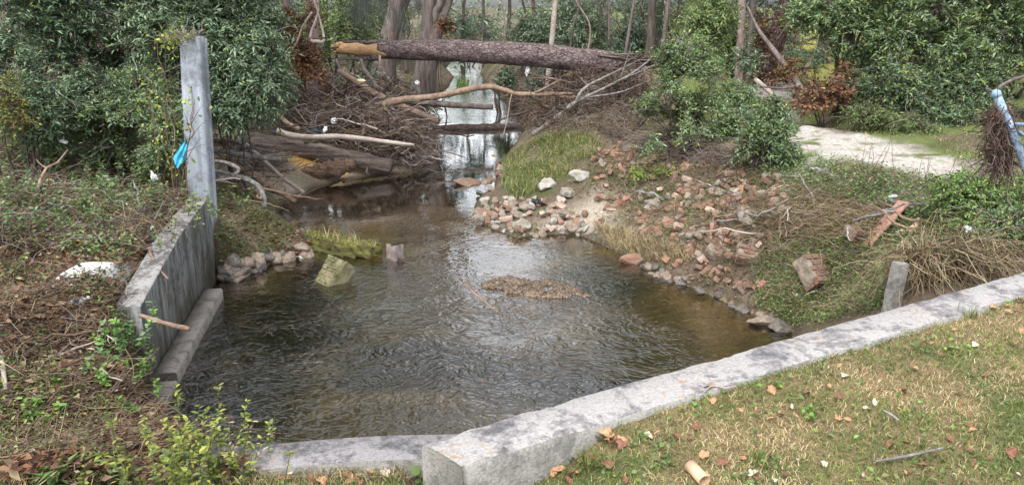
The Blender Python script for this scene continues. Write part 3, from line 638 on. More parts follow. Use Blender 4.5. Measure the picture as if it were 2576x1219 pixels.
# ---- the dense laurel thicket on the left bank
def gz(x, y, dz=0.): return np.array([x, y, float(hz(x, y)) + dz])
def ell(px, py, y, rw, rh, rd=None):
    """ellipsoid centred on a photo pixel at distance y; radii in metres"""
    c = PY(px, py, y); return (c[0], c[1], c[2], rw, rd or rw, rh)
def place(px, y): 
    x = float(PY(px, 300, y)[0]); return gz(x, y)
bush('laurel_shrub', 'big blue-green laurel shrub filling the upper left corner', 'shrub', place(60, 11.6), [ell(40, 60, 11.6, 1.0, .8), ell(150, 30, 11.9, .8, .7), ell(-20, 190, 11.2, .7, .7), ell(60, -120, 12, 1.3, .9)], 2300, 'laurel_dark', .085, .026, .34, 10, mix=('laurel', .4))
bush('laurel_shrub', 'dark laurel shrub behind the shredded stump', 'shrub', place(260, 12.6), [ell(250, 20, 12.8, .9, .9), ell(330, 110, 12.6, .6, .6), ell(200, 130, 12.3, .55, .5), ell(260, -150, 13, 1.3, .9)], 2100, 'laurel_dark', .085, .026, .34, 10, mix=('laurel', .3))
bush('laurel_shrub', 'laurel shrub with drooping sprays standing just behind the concrete pillar', 'shrub', place(450, 12.0), [ell(430, 70, 12, .75, .65), ell(520, 60, 12.2, .8, .6), ell(390, 210, 11.5, .5, .55), ell(470, -110, 12.4, 1.1, .8)], 2300, 'laurel', .09, .026, .36, 10, droop=.7, mix=('laurel_grey', .35))
bush('laurel_shrub', 'pale grey-green laurel shrub right of the concrete pillar with hanging leaves', 'shrub', place(600, 12.4), [ell(610, 130, 12.2, .68, .5), ell(660, 200, 12.0, .42, .38), ell(580, 240, 12.0, .5, .4), ell(545, 150, 12.4, .4, .5), ell(600, 40, 12.8, .7, .5)], 2200, 'laurel_grey', .09, .026, .36, 10, droop=.7, mix=('laurel', .3))
bush('laurel_shrub', 'laurel shrub overhanging the old weathered log', 'shrub', place(580, 13.4), [ell(580, 275, 12.8, .5, .28), ell(650, 270, 13, .36, .22), ell(555, 215, 13.2, .5, .4)], 700, 'laurel', .085, .025, .34, 9, droop=.6)
bush('laurel_shrub', 'low laurel shrub left of the pillar above the bank litter', 'shrub', place(330, 10.6), [ell(300, 290, 10.6, .65, .38), ell(390, 300, 10.5, .5, .35), ell(220, 270, 10.8, .5, .36), ell(340, 220, 11, .5, .3), ell(260, 350, 10.4, .5, .25), ell(370, 360, 10.3, .5, .25), ell(150, 330, 10.4, .5, .25)], 2300, 'laurel', .065, .022, .28, 10, mix=('privet', .35))
bush('privet_shrub', 'fine leaved green shrub at the left edge above the fallen grey twigs', 'shrub', place(60, 9.9), [ell(40, 240, 9.9, .5, .36), ell(110, 270, 10, .5, .36), ell(170, 210, 10.6, .5, .36), ell(10, 130, 10.4, .5, .4)], 1500, 'laurel', .06, .022, .26, 10, mix=('laurel_dark', .4))
bush('privet_shrub', 'small yellowing shrub at the left edge', 'shrub', place(-10, 9.2), [ell(10, 220, 9.2, .2, .3), ell(30, 290, 9.2, .2, .2)], 170, 'yellowgreen', .045, .02, .22, 8, mix=('dead', .2), gap=.35)
bush('tall_tree_canopy', 'tall dark evergreen tree rising out of view above the left thicket', 'tree', place(330, 15.5), [(-7.5, 15.5, 5.6, 2.6, 1.6, 1.6), (-10, 15, 5.2, 2, 1.6, 1.8), (-5.8, 16, 6.2, 1.6, 1.4, 1.5)], 2600, 'laurel_dark', .15, .06, .55, 9, nst=3, r=.12, stem='trunk_dark', inner=.2)

# ---- trees: trunk + crown
def tree(name, label, pts, r0, r1, bark, crown=None, n=500, mat='far', LL=.13, LW=.06, Lt=.5, k=9, flare=.5, group=None, fork=None, droop=.5, limbs=4, gap=.4, cat='tree', lump=.15, inner=.1, mix=None):
    base = np.array(pts[0], float); root = empty(name, base, label, cat, group)
    mb = MB(); p = trunk_mb(mb, pts, r0, r1, 20, 12, flare, .06, lump)
    if fork:
        for f in fork: trunk_mb(mb, f[0], f[1], f[2], 12, 10, 0, .06, lump)
    if crown is not None:
        for i in range(limbs):
            e = crown[rng.integers(len(crown))]; q = p[rng.integers(10, 19)]; tip = np.array(e[:3]) + rdir(1)[0] * np.array(e[3:]) * .6
            tube(mb, smooth_path([q, (q + tip) / 2 + [0, 0, .25], tip], 7), np.linspace(r1 * .6, .012, 7), 6, 0, .06)
    if flare:
        for i in range(7):
            a = i * .9 + U(-.2, .2); d = np.array([math.cos(a), math.sin(a), 0]); q = p[0] + [0, 0, r0 * .8]
            tube(mb, smooth_path([q + d * r0 * .6, p[0] + d * r0 * 1.6 + [0, 0, r0 * .25], p[0] + d * r0 * 2.9 - [0, 0, .12]], 6), np.linspace(r0 * .42, r0 * .1, 6), 6, 0, .1)
    mb.build('trunk', B[bark], root, base, True)
    if crown is not None:
        c = MB(); a = sprays(n, crown, Lt, k, LL, LW, droop, gap, .9, inner, seed=U(0, 40)); mats = [L[mat]]
        if mix:
            w = rng.random(len(a[0])) < mix[1]; mats.append(L[mix[0]])
            for m_, ww in ((0, ~w), (1, w)): leaves(c, a[0][ww], a[1][ww], a[2][ww], a[3][ww], a[4][ww], m_)
        else: leaves(c, *a[:5])
        c.build('crown', mats, root, base)
    return root
def pt(px, py, y): return PY(px, py, y)
def rise(px0, py0, px1, py1, y, top, dy=0.):
    """trunk axis from a pixel pair at distance y, continued up to height top"""
    a, b = pt(px0, py0, y), pt(px1, py1, y + dy * .3); a = np.array([a[0], a[1], float(hz(a[0], a[1])) - .05]); d = (b - a) / (b[2] - a[2]); c = a + d * (top - a[2])
    return [a, a + (b - a) * .5 + [U(-.04, .04), 0, 0], b, b + (c - b) * .5 + [U(-.1, .1), U(-.1, .1), 0], c]
def crn(p, rx, rz, n=3, dz=0.):
    t = p[-1]; return [(t[0] + U(-.6, .6) * rx, t[1] + U(-.5, .5) * rx, t[2] + dz + U(-.6, .5) * rz, rx * U(.6, 1), rx * U(.6, 1), rz * U(.6, 1)) for _ in range(n)]
tp = rise(703, 190, 716, 0, 18.5, 9); tree('slim_tree', 'straight pinkish brown tree trunk left of the fallen log end', tp, .135, .09, 'trunk_pink', crn(tp, 1.6, 1.3), 420, 'laurel', flare=.3)
tp = rise(962, 225, 1000, 0, 27, 10); tree('gum_tree', 'stout grey tree with flared base and leaning trunk behind the debris pile', tp, .33, .2, 'trunk', crn(tp, 2.0, 1.5), 480, 'far', flare=.7, fork=[([tp[1], tp[1] + [.5, .1, 1.0], tp[1] + [1.1, .1, 2.4]], .17, .1)])
tp = rise(1052, 238, 1082, 0, 25.5, 11); tree('gum_tree', 'grey twin-stemmed tree with buttressed roots at the creek edge', tp, .27, .17, 'trunk', crn(tp, 2.0, 1.6), 480, 'far', flare=.8, fork=[([tp[0] + [.25, 0, .1], pt(1085, 150, 25.4), pt(1105, 60, 25.4), pt(1133, -20, 25.4), pt(1180, -260, 25)], .26, .12), ([pt(1100, 75, 25.4), pt(1098, 30, 25.3), pt(1112, -10, 25.2), pt(1108, -160, 25)], .14, .09)])
tp = rise(1374, 275, 1397, 0, 21.6, 7.5); tree('bare_sapling', 'thin bare pale trunk standing upright behind the middle of the fallen log', tp, .075, .06, 'pale', None, flare=.0, lump=.1)
for px0, px1, y, r, top, lab, bk in ((1630, 1641, 26, .15, 10, 'dark straight tree trunk behind the splintered end of the fallen log', 'trunk_dark'), (1660, 1683, 25, .085, 8, 'slender leaning grey trunk beside the dark straight one', 'trunk'),
        (1712, 1710, 28, .08, 9, 'slim upright trunk, left one of two above the creekside bush', 'trunk_dark'), (1737, 1732, 27, .08, 9, 'slim pale upright trunk, right one of two above the creekside bush', 'trunk')):
    tp = rise(px0, 175, px1, 0, y, top); tree('slim_tree', lab, tp, r, r * .7, bk, crn(tp, 1.5, 1.2), 300, 'far', flare=.2)
tp = rise(1860, 205, 1867, 0, 17, 7.5); tree('slim_tree', 'pale grey young tree, left of a close pair by the sandy path', tp, .085, .065, 'trunk_pink', crn(tp, 1.1, .9), 260, 'privet', flare=.2)
tp = rise(1874, 210, 1893, 0, 17.2, 7); tree('slim_tree', 'thin grey young tree, right of a close pair by the sandy path', tp, .055, .042, 'trunk', crn(tp, 1.0, .8), 220, 'privet', flare=.2)
tp = rise(1915, 200, 1985, -5, 21.5, 9); tree('leaning_pine', 'thick dark reddish trunk leaning right beside the sandy path', tp, .25, .2, 'trunk_red', crn(tp, 2.2, 1.5), 500, 'far_dark', flare=.35)
tp = rise(2128, 300, 2140, 0, 15.4, 8); tree('slim_tree', 'grey trunk half hidden in the right hand foliage', tp, .12, .09, 'trunk', crn(tp, 1.8, 1.4), 420, 'privet', flare=.3)
tp = rise(776, 255, 788, 0, 18.8, 8); tree('vine_covered_tree', 'broad brown trunk wrapped in dry vines behind the debris pile', tp, .16, .12, 'trunk_pink', crn(tp, 1.6, 1.3), 380, 'laurel', flare=.6, mix=('rust', .3))
tp = rise(1513, 170, 1505, 0, 33, 10); tree('slim_tree', 'distant pale trunk seen above the middle of the fallen log', tp, .16, .12, 'trunk', crn(tp, 2, 1.6), 300, 'far', flare=.2)
def stump():
    b = place(272, 12.2); root = empty('broken_stump', b, 'shredded brown stump of a snapped tree in the left thicket', 'stump'); mb = MB(); n = 26
    a = U(0, 6.28, n); rr = .12 * np.sqrt(U(.1, 1, n)); x0 = np.c_[b[0] + rr * np.cos(a), b[1] + rr * np.sin(a), np.full(n, b[2] - .1)]
    top = pt(268, 125, 12.2)[2]; hgt = U(.35, 1., n) * (top - b[2])
    pth = strands(x0, nz(np.c_[rng.normal(0, .03, (n, 2)), np.ones(n)]), hgt, .03, 6); tubes(mb, pth, np.linspace(.05, .012, 6), 5, 0, True, .15); mb.build('stump_wood', B['shred'], root, b, True)
stump()
def moss(px, py, y, ln, n, lab):
    p0 = pt(px, py, y); root = empty('spanish_moss', p0, lab, 'moss', 'spanish moss hanging in the trees'); mb = MB()
    p = p0 + rng.normal(0, 1, (n, 3)) * [.12, .1, .04]; tubes(mb, strands(p, nz(rng.normal(0, .15, (n, 3)) + [0, 0, -1]), U(.4, 1, n) * ln, .1, 5), np.array([.006, .007, .006, .004, .002]), 3, 0, False); mb.build('moss_strands', L['moss_hang'], root, p0)
for px, py, y, ln, n in ((905, -15, 20, 1.0, 60), (925, 5, 21, .7, 45), (1000, 20, 24, .9, 40), (890, 20, 20, .55, 40), (965, -10, 22, .8, 40), (1020, 60, 24, .6, 35), (1050, -5, 24, .8, 35), (2095, 40, 15, .5, 30)):
    moss(px, py, y, ln, n, 'grey spanish moss hanging ' + ('near the right hand foliage' if px > 2000 else 'among the trunks above the debris pile'))
# dry vine and rusty leaves on the vine-covered tree
bush('rusty_sapling', 'sapling of dry rusty orange leaves in front of the vine covered trunk', 'sapling', place(770, 17.9), [ell(760, 140, 17.8, .42, .75), ell(735, 70, 18, .4, .5), ell(800, 200, 17.6, .25, .4), ell(650, 45, 18.4, .45, .25), ell(790, 30, 18.2, .4, .4)], 520, 'rust', .10, .05, .3, 6, gap=.5, nst=7, r=.02, inner=.1)
bush('rusty_sapling', 'small orange leaved branch beside the twin-stemmed tree', 'sapling', place(1120, 24.9), [ell(1120, 60, 24.6, .25, .25), ell(1040, 110, 24.4, .2, .15)], 90, 'rust', .12, .06, .3, 6, gap=.3, nst=3, r=.018)

# ---- background thickets
def far_shrub(px, py, y, rw, rh, n, mat, lab, group='green thickets behind the creek', LL=.105, LW=.042, mix=None, k=10, stem='trunk_dark'):
    n = int(n * 1.35)
    es = [ell(px, py, y, rw * .75, rh * .75), ell(px - rw * 40 * 14 / y, py + U(-20, 30), y + U(-.6, .6), rw * .5, rh * .6), ell(px + rw * 40 * 14 / y, py + U(-20, 30), y + U(-.6, .6), rw * .5, rh * .6), ell(px, py - rh * 800 / y, y, rw * .55, rh * .55)]
    if 1110 < px < 1420 and py < 150: es = [(e[0], e[1], min(e[2], (3.3 if y > 40 else 4.0) - e[5]), *e[3:]) for e in es]
    return bush('thicket_shrub', lab, 'shrub', place(px, y), es, n, mat, LL, LW, .5, k, nst=3, r=.05, stem=stem, gap=.4, group=group, freq=1., inner=.25, mix=mix, zmin=.3)
for a in ((660, 60, 19.5, 1.6, 1.4, 520, 'far', 'shrub behind the slim pinkish trunk'), (850, 50, 23, 1.6, 1.8, 620, 'privet', 'bright green shrub above the broken end of the fallen log'), (905, 190, 22.5, .9, .7, 260, 'far', 'low shrub below the broken end of the fallen log'),
          (940, -20, 30, 2.4, 2, 520, 'far', 'tall shrub between the vine covered trunk and stout grey tree'), (985, 60, 33, 2.0, 2.4, 600, 'far', 'pale green thicket between the two grey trees'), (1185, 75, 46, 2.3, 1.5, 420, 'far_dark', 'dark thicket over the far end of the creek'),
          (1335, 100, 29, 1.2, 1.7, 480, 'far', 'grey green thicket above the creek, just left of the pale sapling'), (1400, 20, 31, 1.8, 2.2, 500, 'far', 'thicket behind the bare pale sapling'), (1440, 70, 29, 2.2, 2.0, 680, 'far', 'thicket above the middle of the fallen log'),
          (1560, 50, 30, 2.1, 2.2, 640, 'far', 'thicket left of the dark straight trunk'), (1590, 110, 27, 1.1, 1.0, 300, 'far_dark', 'dark low shrub above the splintered log end'), (1700, 60, 31, 2.0, 2.0, 560, 'far', 'thicket behind the slim upright trunks'), (1790, 50, 24, 1.3, 1.6, 460, 'privet', 'light green shrub left of the pair of young trees'),
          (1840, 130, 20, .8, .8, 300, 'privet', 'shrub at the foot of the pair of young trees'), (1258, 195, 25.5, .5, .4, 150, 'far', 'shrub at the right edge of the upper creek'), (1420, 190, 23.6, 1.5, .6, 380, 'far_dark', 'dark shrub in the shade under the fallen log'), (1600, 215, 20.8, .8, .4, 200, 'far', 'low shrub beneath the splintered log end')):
    far_shrub(*a)
for i, (a, y, z, r_) in enumerate(((-.62, 22, 8, 3.5), (-.47, 26, 9.5, 4), (-.34, 30, 10.5, 4.5), (-.235, 33, 11, 4), (-.16, 41, 10, 3.4), (.115, 41, 9.5, 3.6), (.18, 33, 9.5, 3.8), (.27, 30, 10, 4.5), (.39, 27, 9.5, 4.5), (.52, 24, 9, 4), (.68, 20, 8, 3.5))):  # high crowns out of view, added to mirror dark in the water
    bx = gz(a * y, y); tree('reflection_tree', 'added tall forest tree with an unseen high crown that darkens the water reflection, ' + ('far left', 'left of the thicket', 'behind the laurels', 'behind the vine covered trunk', 'left of the upper creek', 'right of the upper creek', 'behind the splintered log end', 'above the large bank shrub', 'above the sandy path', 'behind the upper right tree', 'far right')[i], [bx, bx + [.1, 0, 3], bx + [.2, .1, z]], .2, .1, 'trunk',
        [(a * y + U(-1.5, 1.5), y + U(-1, 1), z + U(-1.5, 1.5), r_ * U(.55, .8), r_ * .7, r_ * U(.5, .75)) for _ in range(4)], 520, ('far', 'far_dark', 'laurel')[i % 3], .34, .17, .8, 8, flare=.4, inner=.3)
for i, (a, y, z) in enumerate(((-.095, 50, 6.5), (-.062, 46, 7.5), (-.035, 52, 7), (-.005, 48, 6.5), (.03, 50, 8))):  # sparse crowns above the view, added to break up the sky's reflection
    q = gz(a * y, y); tree('creek_reflection_tree', 'added sparse tree with see-through crown breaking the sky reflection at the far head of the creek, ' + ('far left of five', 'second from the left', 'middle of five', 'second from the right', 'far right of five')[i], [q, q + [U(-.2, .2), 0, 3], q + [U(-.8, .8), 0, z]], .14, .05, 'trunk_dark', [(a * y + U(-1, 1), y, z + U(-2.2, 1.6), U(.7, 1.3), .8, U(.6, 1.2)) for _ in range(6)], 190, 'far_dark', .26, .12, .8, 8, flare=.2, gap=.45)
for px, y in ((1215, 44), (1262, 40), (1312, 29), (1352, 31), (1432, 27), (1475, 25), (1530, 28), (1572, 24), (1600, 29), (1668, 30), (1765, 26), (1815, 25), (655, 21), (840, 24), (925, 26), (1020, 30)):
    q = gz(float(PY(px, 100, y)[0]), y); h = U(3.6, 6.5); tree('slender_stem', 'slender bare stem standing in the thickets behind the fallen log', [q, q + [U(-.2, .2), 0, h * .3], q + [U(-.45, .45), 0, h * .6], q + [U(-1.1, 1.1), U(-.2, .2), h]], U(.03, .07), .018, ('trunk', 'trunk_dark', 'trunk_pink')[px % 3], flare=0, group='slender stems in the thickets')
for px, py, y, rw, rh, n, mt, lab in ((2260, 60, 18.5, 1.5, 1.2, 420, 'laurel', 'shrub backing the large leafy tree, left'), (2400, 90, 18.5, 1.5, 1.2, 420, 'privet', 'shrub backing the large leafy tree, right'), (2540, 90, 18, 1.5, 1.3, 420, 'laurel', 'shrub backing the dark tree at the right edge'), (2200, 150, 17.5, .7, .5, 200, 'privet', 'low shrub behind the first leafy tree')):
    far_shrub(px, py, y, rw, rh, n, mt, lab, 'shrubs behind the right hand trees', .11, .045)
# far-off wood as one mass
def far_wood():
    c = MB(); es = []
    for i in range(70):
        a = U(-.75, .5); y = U(42, 62); es.append((y * a, y, U(1, 9), U(2.2, 3.6), 2.5, U(2., 3.4)))
    es = [(e[0], e[1], min(e[2], 1.2), e[3], e[4], min(e[5], 2.2)) if -.13 < e[0] / e[1] < .08 else e for e in es]
    for i in range(14):
        a = U(-.12, .10); y = U(62, 66); es.append((y * a, y, U(1, 3), 3., 2.5, 1.8))
    for i in range(36): 
        a = U(.25, .95); y = U(50, 66); es.append((y * a, y, U(1.5, 9), U(2.5, 4), 2.5, U(2., 3.2)))
    a = sprays(5200, es, .9, 7, .34, .17, .5, .3, .4, .2, zmin=.5, seed=5.); leaves(c, *a[:5])
    tag(c.build('far_woodland', [L['far']]), 'far-off wood closing the view behind the creek', 'woodland', kind='stuff')
far_wood()

# ------------------------------------------------------------------ right bank shrubs and trees
bush('bank_shrub', 'large light green shrub growing on the brick rubble bank below the splintered log end', 'shrub', gz(2.8, 12.5), [ell(1720, 290, 12.5, .72, .5), ell(1640, 330, 12.3, .5, .32), ell(1800, 300, 12.6, .5, .42), ell(1730, 190, 12.5, .48, .4), ell(1690, 140, 12.6, .25, .25), ell(1770, 150, 12.7, .3, .35), ell(1620, 290, 12.6, .3, .3), ell(1850, 250, 12.7, .35, .3)], 2100, 'privet', .062, .021, .28, 10, droop=.4, gap=.44, nst=8, r=.016, mix=('laurel_grey', .35), sp=.25)
bush('bank_shrub', 'small dark green shrub between the large bank shrub and the sandy path', 'shrub', gz(3.5, 10.5), [ell(1930, 320, 10.5, .34, .34), ell(1900, 370, 10.3, .3, .22), ell(1960, 380, 10.4, .28, .2), ell(1945, 270, 10.6, .2, .18)], 900, 'laurel', .06, .02, .22, 9, gap=.38, nst=5, r=.012, mix=('privet', .4))
bush('bank_shrub', 'thin leafy shrub by the dead leaning limb near the sandy path', 'shrub', gz(3.9, 12.8), [ell(1880, 230, 12.6, .25, .2), ell(1855, 290, 12.4, .25, .25), ell(1880, 150, 13.4, .25, .3)], 240, 'laurel_grey', .065, .02, .25, 8, nst=4, r=.012)
bush('bank_shrub', 'tall thin green shrub by the dark straight trunk', 'shrub', gz(2.5, 15.5), [ell(1760, 80, 15, .5, .5), ell(1800, 30, 15.2, .5, .5), ell(1745, 140, 14.6, .35, .3)], 600, 'privet', .075, .028, .3, 9, nst=5, r=.016, gap=.46)
far_gr = 'leafy trees on the right beyond the sandy path'
bush('leafy_tree', 'leafy tree left of the gap over the yellow field with low spreading branches', 'tree', gz(6.1, 14.8), [ell(2090, 20, 14.8, .8, .45), ell(2170, 90, 14.6, .8, .5), ell(2045, 40, 14.6, .45, .3), ell(2190, 175, 14.4, .45, .25), ell(2180, -90, 15, 1.3, .6)], 1900, 'privet', .085, .03, .34, 10, droop=.5, gap=.42, nst=5, r=.05, mix=('laurel', .5), stem='trunk_dark', group=far_gr)
bush('leafy_tree', 'large leafy tree in the upper right with dense pale green sprays', 'tree', gz(8.0, 14.6), [ell(2320, 30, 14.4, 1.0, .6), ell(2420, 110, 14, .8, .6), ell(2290, 120, 14.2, .7, .5), ell(2500, 40, 14.2, .9, .7), ell(2350, -110, 14.8, 1.5, .6)], 3000, 'laurel_grey', .085, .03, .34, 10, droop=.5, gap=.42, nst=6, r=.06, mix=('privet', .55), stem='trunk_dark', group=far_gr)
bush('leafy_tree', 'dark leafy tree at the far right edge of the view', 'tree', gz(9.6, 14.2), [ell(2560, 60, 13.8, .8, .6), ell(2620, 150, 13.6, .8, .6), ell(2570, 150, 13.6, .45, .3), ell(2600, -60, 14, 1.2, .6)], 1200, 'laurel', .085, .03, .34, 10, gap=.42, nst=4, r=.06, mix=('privet', .4), stem='trunk_dark', group=far_gr)
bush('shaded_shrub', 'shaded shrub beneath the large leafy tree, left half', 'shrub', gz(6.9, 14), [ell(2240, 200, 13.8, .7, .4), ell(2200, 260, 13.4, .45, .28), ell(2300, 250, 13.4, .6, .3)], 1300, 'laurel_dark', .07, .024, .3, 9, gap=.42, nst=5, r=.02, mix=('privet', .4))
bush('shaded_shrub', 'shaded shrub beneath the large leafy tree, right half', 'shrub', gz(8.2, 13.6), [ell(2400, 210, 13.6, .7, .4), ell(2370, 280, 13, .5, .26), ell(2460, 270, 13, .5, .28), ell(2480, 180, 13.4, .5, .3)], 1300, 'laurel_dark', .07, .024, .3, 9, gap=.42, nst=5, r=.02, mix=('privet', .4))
bush('shaded_shrub', 'low green shrub with arching stems along the edge of the sandy path', 'shrub', gz(6.4, 12.8), [ell(2230, 290, 12.8, .5, .2), ell(2290, 320, 12.5, .5, .15), ell(2170, 280, 13, .3, .2)], 520, 'privet', .06, .02, .3, 9, nst=5, r=.01, mix=('weed', .5))
bush('dead_leaf_bush', 'heap of reddish brown dead leaves on a broken branch beside the sandy path', 'dead branch', gz(5.4, 13.6), [ell(2060, 230, 13.6, .42, .18), ell(2110, 220, 13.8, .32, .24), ell(2030, 260, 13.3, .35, .14), ell(2120, 180, 14, .2, .2), ell(1990, 170, 14.2, .25, .2)], 330, 'dead', .085, .045, .26, 7, gap=.4, nst=5, r=.014, mix=('rust', .35))
bush('dead_vine_tree', 'slender trunk hung with dark reddish dead vines by the leaning pine', 'dead vines', gz(6.0, 19), [ell(1915, 100, 19, .3, .9), ell(1890, 190, 18.6, .3, .35), ell(1950, 170, 18.4, .25, .5), ell(1985, 50, 18.6, .3, .5)], 420, 'dead', .09, .045, .3, 6, gap=.42, nst=6, r=.02, inner=.1)
bush('grey_brush', 'pale grey leafless brush behind the leaning pine', 'brush', gz(9.5, 27), [ell(1960, 30, 27, 1.3, 1.3), ell(1900, 60, 27, 1.0, 1.2), ell(2000, 110, 25, .7, .4)], 500, 'moss_hang', .16, .03, .6, 8, gap=.4, nst=10, r=.03, stem='grey')
bush('field_shrub', 'small grey green shrub standing at the edge of the yellow field', 'shrub', gz(7.6, 20), [ell(2045, 150, 20, .35, .3), ell(2010, 140, 22, .3, .25)], 150, 'laurel_grey', .09, .03, .26, 8, nst=3, r=.012)
bush('green_mound_bush', 'rounded bright green bush on the right bank above the wall', 'bush', gz(4.5, 7.9), [ell(2430, 470, 7.8, .36, .18), ell(2480, 520, 7.6, .42, .22), ell(2400, 510, 7.7, .25, .16), ell(2560, 500, 7.6, .4, .26), ell(2450, 560, 7.4, .3, .16)], 1500, 'bright', .05, .019, .18, 9, gap=.38, nst=5, r=.008, mix=('privet', .6))
bush('creeper_bush', 'low dark green creeper bush at the right edge behind the vine heap', 'bush', gz(4.9, 6.9), [ell(2540, 590, 7, .38, .16), ell(2600, 560, 7, .4, .22), ell(2480, 600, 7.2, .28, .12)], 800, 'privet', .045, .018, .18, 9, gap=.38, nst=3, r=.008, mix=('laurel', .4))
bush('creeper_bush', 'low mat of bright green creeper on the bank top below the sandy path', 'bush', gz(5.0, 10.4), [ell(2080, 425, 10.4, .5, .10), ell(2180, 430, 10.2, .55, .12), ell(2250, 460, 9.7, .5, .1), ell(2120, 470, 9.7, .4, .09)], 1700, 'bright', .05, .022, .2, 8, gap=.4, nst=0, mix=('laurel', .6))
bush('creeper_bush', 'yellow-green creeper spreading over the middle of the brick rubble', 'bush', g1(1650, 435), [ell(1640, 430, float(g1(1640, 435)[1]), .42, .07), ell(1690, 425, float(g1(1690, 435)[1]), .3, .07)], 200, 'yellowgreen', .04, .024, .14, 8, gap=.35, nst=0, mix=('bright', .4))

# ------------------------------------------------------------------ fallen log over the creek
def log_axis(l, y0, y1):
    l = np.array(l, float); f = (l[:, 0] - l[0, 0]) / (l[-1, 0] - l[0, 0]); ys = y0 + (y1 - y0) * f
    return np.array([PY(a, b, y) for (a, b, _), y in zip(l, ys)]), l[:, 2] * ys * 1.02 / FPX
def fallen_log():
    ax, rr = log_axis([(955, 124, 20.5), (1030, 125, 24), (1100, 126.5, 26), (1230, 132, 26.5), (1330, 138, 27), (1400, 144, 27.5), (1500, 155, 27.5), (1560, 163, 25), (1600, 167, 20)], 20.6, 19.4)
    loc = ax[0]; root = empty('fallen_log', loc, 'big fallen pine trunk bridging the creek with purple-brown bark and splintered ends', 'log')
    n = 70; p = smooth_path(ax, n); r = np.interp(np.linspace(0, 1, n), np.linspace(0, 1, len(rr)), rr); r = r * (1 + .05 * (noise3(np.c_[np.arange(n) * .35, np.zeros(n), np.zeros(n)]) - .5))
    S = 28; mb = MB(); tube(mb, p, r, S, 0); V = mb.v[0].reshape(n, S, 3)
    V += ((noise3(V * np.array([3, 9, 9])) - .5) * .05 + (noise3(V * np.array([9, 22, 22])) - .5) * .03)[..., None] * nz(V - p[:, None])
    mb.v[0] = V.reshape(-1, 3); mb.build('bark', B['pine'], root, loc, True)
    # stripped left end: upper slab of bare wood and a thin dark lower strip, with a gap between
    ax2, r2 = log_axis([(848, 121, 13), (870, 121, 15), (910, 122, 17), (958, 123, 19.5), (985, 124, 19)], 20.75, 20.55); n = 22
    p = smooth_path(ax2, n); r = np.interp(np.linspace(0, 1, n), np.linspace(0, 1, 5), r2); mb = MB(); tube(mb, p, r, 18, 0, .0); V = mb.v[0].reshape(n, 18, 3)
    V += ((noise3(V * np.array([4, 16, 16])) - .5) * .09)[..., None] * nz(V - p[:, None]); V[:2] += rng.normal(0, .02, (2, 18, 3)) * [3, 1, 1]; mb.v[0] = V.reshape(-1, 3)
    mb.build('bare_wood', B['bare'], root, loc, True)
    mb = MB()
    for (a, b, w) in (((842, 151), (962, 143), 5), ((850, 146), (955, 148), 4), ((862, 105), (965, 108), 6)):
        q = smooth_path([PY(a[0], a[1], 20.7), PY((a[0] + b[0]) / 2, (a[1] + b[1]) / 2 + 1, 20.55), PY(b[0], b[1], 20.5)], 12); tube(mb, q, np.linspace(.35, 1.2, 12) * w * 20.6 / FPX, 8, 0, .25)
    mb.build('bark_strip', B['pine'], root, loc, True)
    mb = MB(); n_ = 16; st = np.stack([PY(a, b, 20.75) for a, b in zip(U(858, 885, n_), U(108, 132, n_))]); ed = np.stack([PY(a, b, y) for a, b, y in zip(U(832, 860, n_), U(106, 136, n_), U(20.6, 20.9, n_))]); tubes(mb, np.stack([st, (st + ed) / 2, ed], 1), np.stack([U(.03, .06, n_), U(.02, .045, n_), U(.004, .012, n_)], 1), 5, 0, True, .3, .5); mb.build('splinters', B['bare'], root, loc)
    mb = MB(); q = smooth_path([PY(956, 140, 20.45), PY(955, 156, 20.4), PY(957, 166, 20.4)], 6); tube(mb, q, np.linspace(.04, .012, 6), 7, 0, .15); mb.build('broken_stub', B['pale'], root, loc, True)
    # light streak of peeled wood on the top
    mb = MB(); q = smooth_path([PY(1200, 108.5, 20.1), PY(1280, 110.5, 20.0), PY(1370, 117, 19.85)], 16); tube(mb, q, np.sin(np.linspace(.05, 3.09, 16)) * .075, 10, 0, .1, .6); mb.build('peeled_streak', B['peeled'], root, loc, True)
    mb = MB(); q = smooth_path([PY(1170, 117, 20.0), PY(1188, 115, 19.98), PY(1203, 119, 19.98), PY(1212, 124, 19.98)], 8); tube(mb, q, [.01, .03, .035, .03, .025, .02, .015, .006], 7, 0, .1); mb.build('bark_scar', B['dark'], root, loc, True)
    # splintered right end
    mb = MB(); n = 34; f = U(0, 1, n); st = np.stack([PY(a, b, 19.35) for a, b in zip(U(1500, 1590, n), U(138, 185, n))]); ed = np.stack([PY(a, b, y) for a, b, y in zip(U(1610, 1690, n), U(128, 182, n), U(19, 19.5, n))])
    md = (st + ed) / 2 + rng.normal(0, .03, (n, 3)); pth = np.stack([st, md, ed], 1); tubes(mb, pth, np.stack([U(.03, .09, n), U(.03, .06, n), U(.004, .02, n)], 1), 6, 0, True, .3, .5); mb.build('splinters', B['log'], root, loc)
fallen_log()

